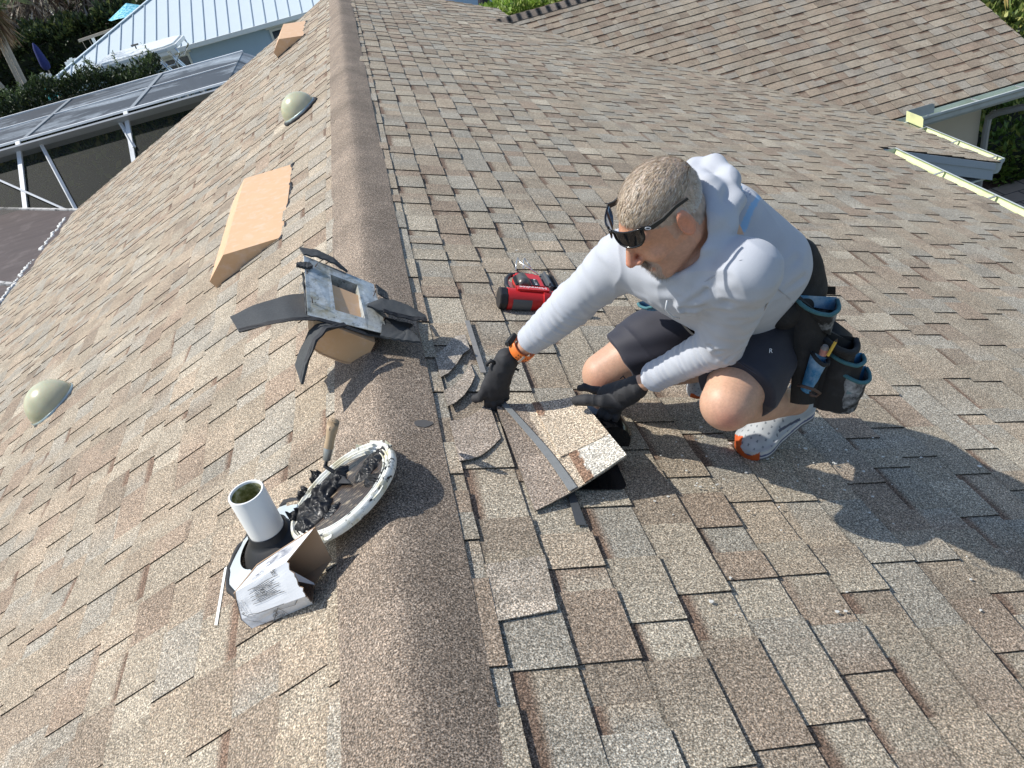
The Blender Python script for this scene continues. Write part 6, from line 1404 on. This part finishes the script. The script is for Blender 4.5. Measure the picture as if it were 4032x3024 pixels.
m.add(vs, fs).build('belt', M_BELT, tb, smooth=False, auto=50)
def pouch(tlp, trp, brp, blp, bulge, depth, mat, rim=M_TEAL, rimr=.0055, inner=None, name='pouch', nu=18, nv=14, par=tb):
    tlp, trp, brp, blp = map(Vector, (tlp, trp, brp, blp)); n = (trp-tlp).cross(blp-tlp).normalized(); n = n if n.dot(CAM-tlp) > 0 else -n; root = None
    def S(u, v, s): 
        q = (tlp*(1-u)+trp*u)*(1-v)+(blp*(1-u)+brp*u)*v; arch = (4*u*(1-u))**.6
        return q+n*(bulge*arch*(1-.35*v) if s else -depth*.0-.004)+Vector((0,0,1))*(-.012*arch*(1-v)*s)+n*.004*mnoise.noise(Vector((u*5, v*5, tlp.x*40)))*s
    m = MB(); vs = []; fs = []
    for s in (1, 0):
        for j in range(nv+1):
            for i in range(nu+1): vs.append(S(i/nu, j/nv, s))
    W = nu+1; Mm = W*(nv+1)
    for j in range(nv):
        for i in range(nu): q = (j*W+i, j*W+i+1, (j+1)*W+i+1, (j+1)*W+i); fs += [q, tuple(Mm+k for k in q[::-1])]
    for j in range(nv): fs += [(j*W, (j+1)*W, Mm+(j+1)*W, Mm+j*W), (j*W+nu, Mm+j*W+nu, Mm+(j+1)*W+nu, (j+1)*W+nu)]
    for i in range(nu): fs.append((nv*W+i, nv*W+i+1, Mm+nv*W+i+1, Mm+nv*W+i))
    po = m.add(vs, fs).build(name, mat, par, auto=60)
    ro = MB().tube([S(i/nu, 0, 1) for i in range(nu+1)], rimr, 8).build('rim', rim, None, smooth=True); ro.parent = po; ro.matrix_parent_inverse = Matrix.Identity(4)
    if inner:
        io = MB().add([S(i/nu, 0, 0)+n*.003+Vector((0,0,.006)) for i in range(nu+1)]+[S(i/nu, .35, 0)+n*.004 for i in range(nu+1)], [(i, i+1, nu+2+i, nu+1+i) for i in range(nu)]).build('lining', inner, None); io.parent = po; io.matrix_parent_inverse = Matrix.Identity(4)
    return po
def fixp(po): po.parent = tb; return po
surf('lumbar_pad', lambda P: su(rc(P, J(1722,552,2.10), J(1736,625,2.17), .052, .056), rc(P, J(1736,625,2.17), J(1700,668,2.12), .056, .05), .02), np.array(J(1730,600,2.14))-.22, np.array(J(1730,600,2.14))+.22, .006, M_BELT, tb, lambda P: .004*wn(P, 30, 1))
sheet('backing_pad', coons(T3(175,770,2.24), T3(330,775,2.27), T3(420,250,2.14), T3(215,110,2.06), .02, vT), 12, 16, .014, (.02,.02,.02), M_BELT, tb)
sheet('backing_pad', coons(T3(320,800,2.30), T3(560,790,2.36), T3(585,400,2.25), T3(370,300,2.17), .02, vT), 12, 16, .012, (.02,.02,.02), M_BELT, tb)
pouch(T3(205,112,2.07), T3(470,125,2.14), T3(420,320,2.19), T3(300,250,2.14), .055, 0, M_POUCH, inner=M_BLU)
pouch(T3(370,345,2.17), T3(585,375,2.24), T3(560,520,2.29), T3(440,500,2.25), .050, 0, M_BELT, rim=M_BELT, rimr=.009, inner=M_BELT)
pouch(T3(425,462,2.21), T3(628,470,2.29), T3(560,790,2.36), T3(330,800,2.30), .040, 0, M_BELT, inner=M_BLU)
pouch(T3(480,570,2.24), T3(652,552,2.32), T3(580,780,2.38), T3(408,818,2.33), .045, 0, M_POUCH, inner=M_BLU)
pouch(T3(312,455,2.13), T3(412,500,2.16), T3(300,700,2.21), T3(244,688,2.19), .022, 0, M_BLU, rim=M_BELT)
sheet('name_patch', coons(T3(528,718,2.275), T3(580,712,2.285), T3(598,640,2.265), T3(552,645,2.255)), 4, 4, .002, (.05,.14,.16), plain('faded_patch', (.10,.22,.26), .7, dirt_shade=(.3,.3,.25)), tb)
MB().tube([T3(222,660,2.13), T3(270,672,2.125), T3(330,690,2.14), T3(362,712,2.16), T3(340,728,2.165), T3(305,722,2.16), T3(305,700,2.16)], .0042, 8).build('leather_loop', plain('worn_leather', (.09,.05,.035), .6), tb, smooth=True)
MB().frame_box(T3(330,90,2.20), T3(458,95,2.22)-T3(330,90,2.20), T3(458,45,2.20)-T3(458,95,2.22), vT*.006).build('loop_strap', M_BELT, tb)
sheet('pouch_flap', coons(T3(430,400,2.2), T3(590,400,2.27), T3(560,340,2.3), T3(440,245,2.22), .02, vT), 8, 8, .006, (.02,)*3, M_BELT, tb)
pc = thing('pencil', 'yellow carpenter pencil sticking out of the black belt pouch', 'pencil', tuple(T3(415,475,2.13)))
M_PEN = plain('yellow_pencil', (.72,.46,.07), .5); p0_, p1_ = T3(412,476,2.12), T3(462,388,2.10); MB().tube([p0_, p1_], .0042, 6).build('shaft', M_PEN, pc); MB().tube([p1_, p1_+(p1_-p0_).normalized()*.008], [.0042,.001], 6).build('tip', plain('graphite', (.1,.06,.03), .6), pc)
kn_ = thing('marker', 'stubby salmon and grey marker beside the yellow pencil in the pouch', 'marker', tuple(T3(385,460,2.14))); MB().tube([T3(380,470,2.13), T3(392,432,2.12)], .0095, 10).build('barrel', plain('salmon_plastic', (.50,.22,.17), .6), kn_); MB().tube([T3(392,432,2.12), T3(398,415,2.115)], [.010,.007], 10).build('cap', plain('grey_cap', (.25,.22,.20), .7), kn_)
# small far-side pouch at the belly, teal edge
pouch(J(1378,655,2.30), J(1442,640,2.24), J(1440,665,2.30), J(1395,668,2.32), .012, 0, M_BLU, rimr=.0045)
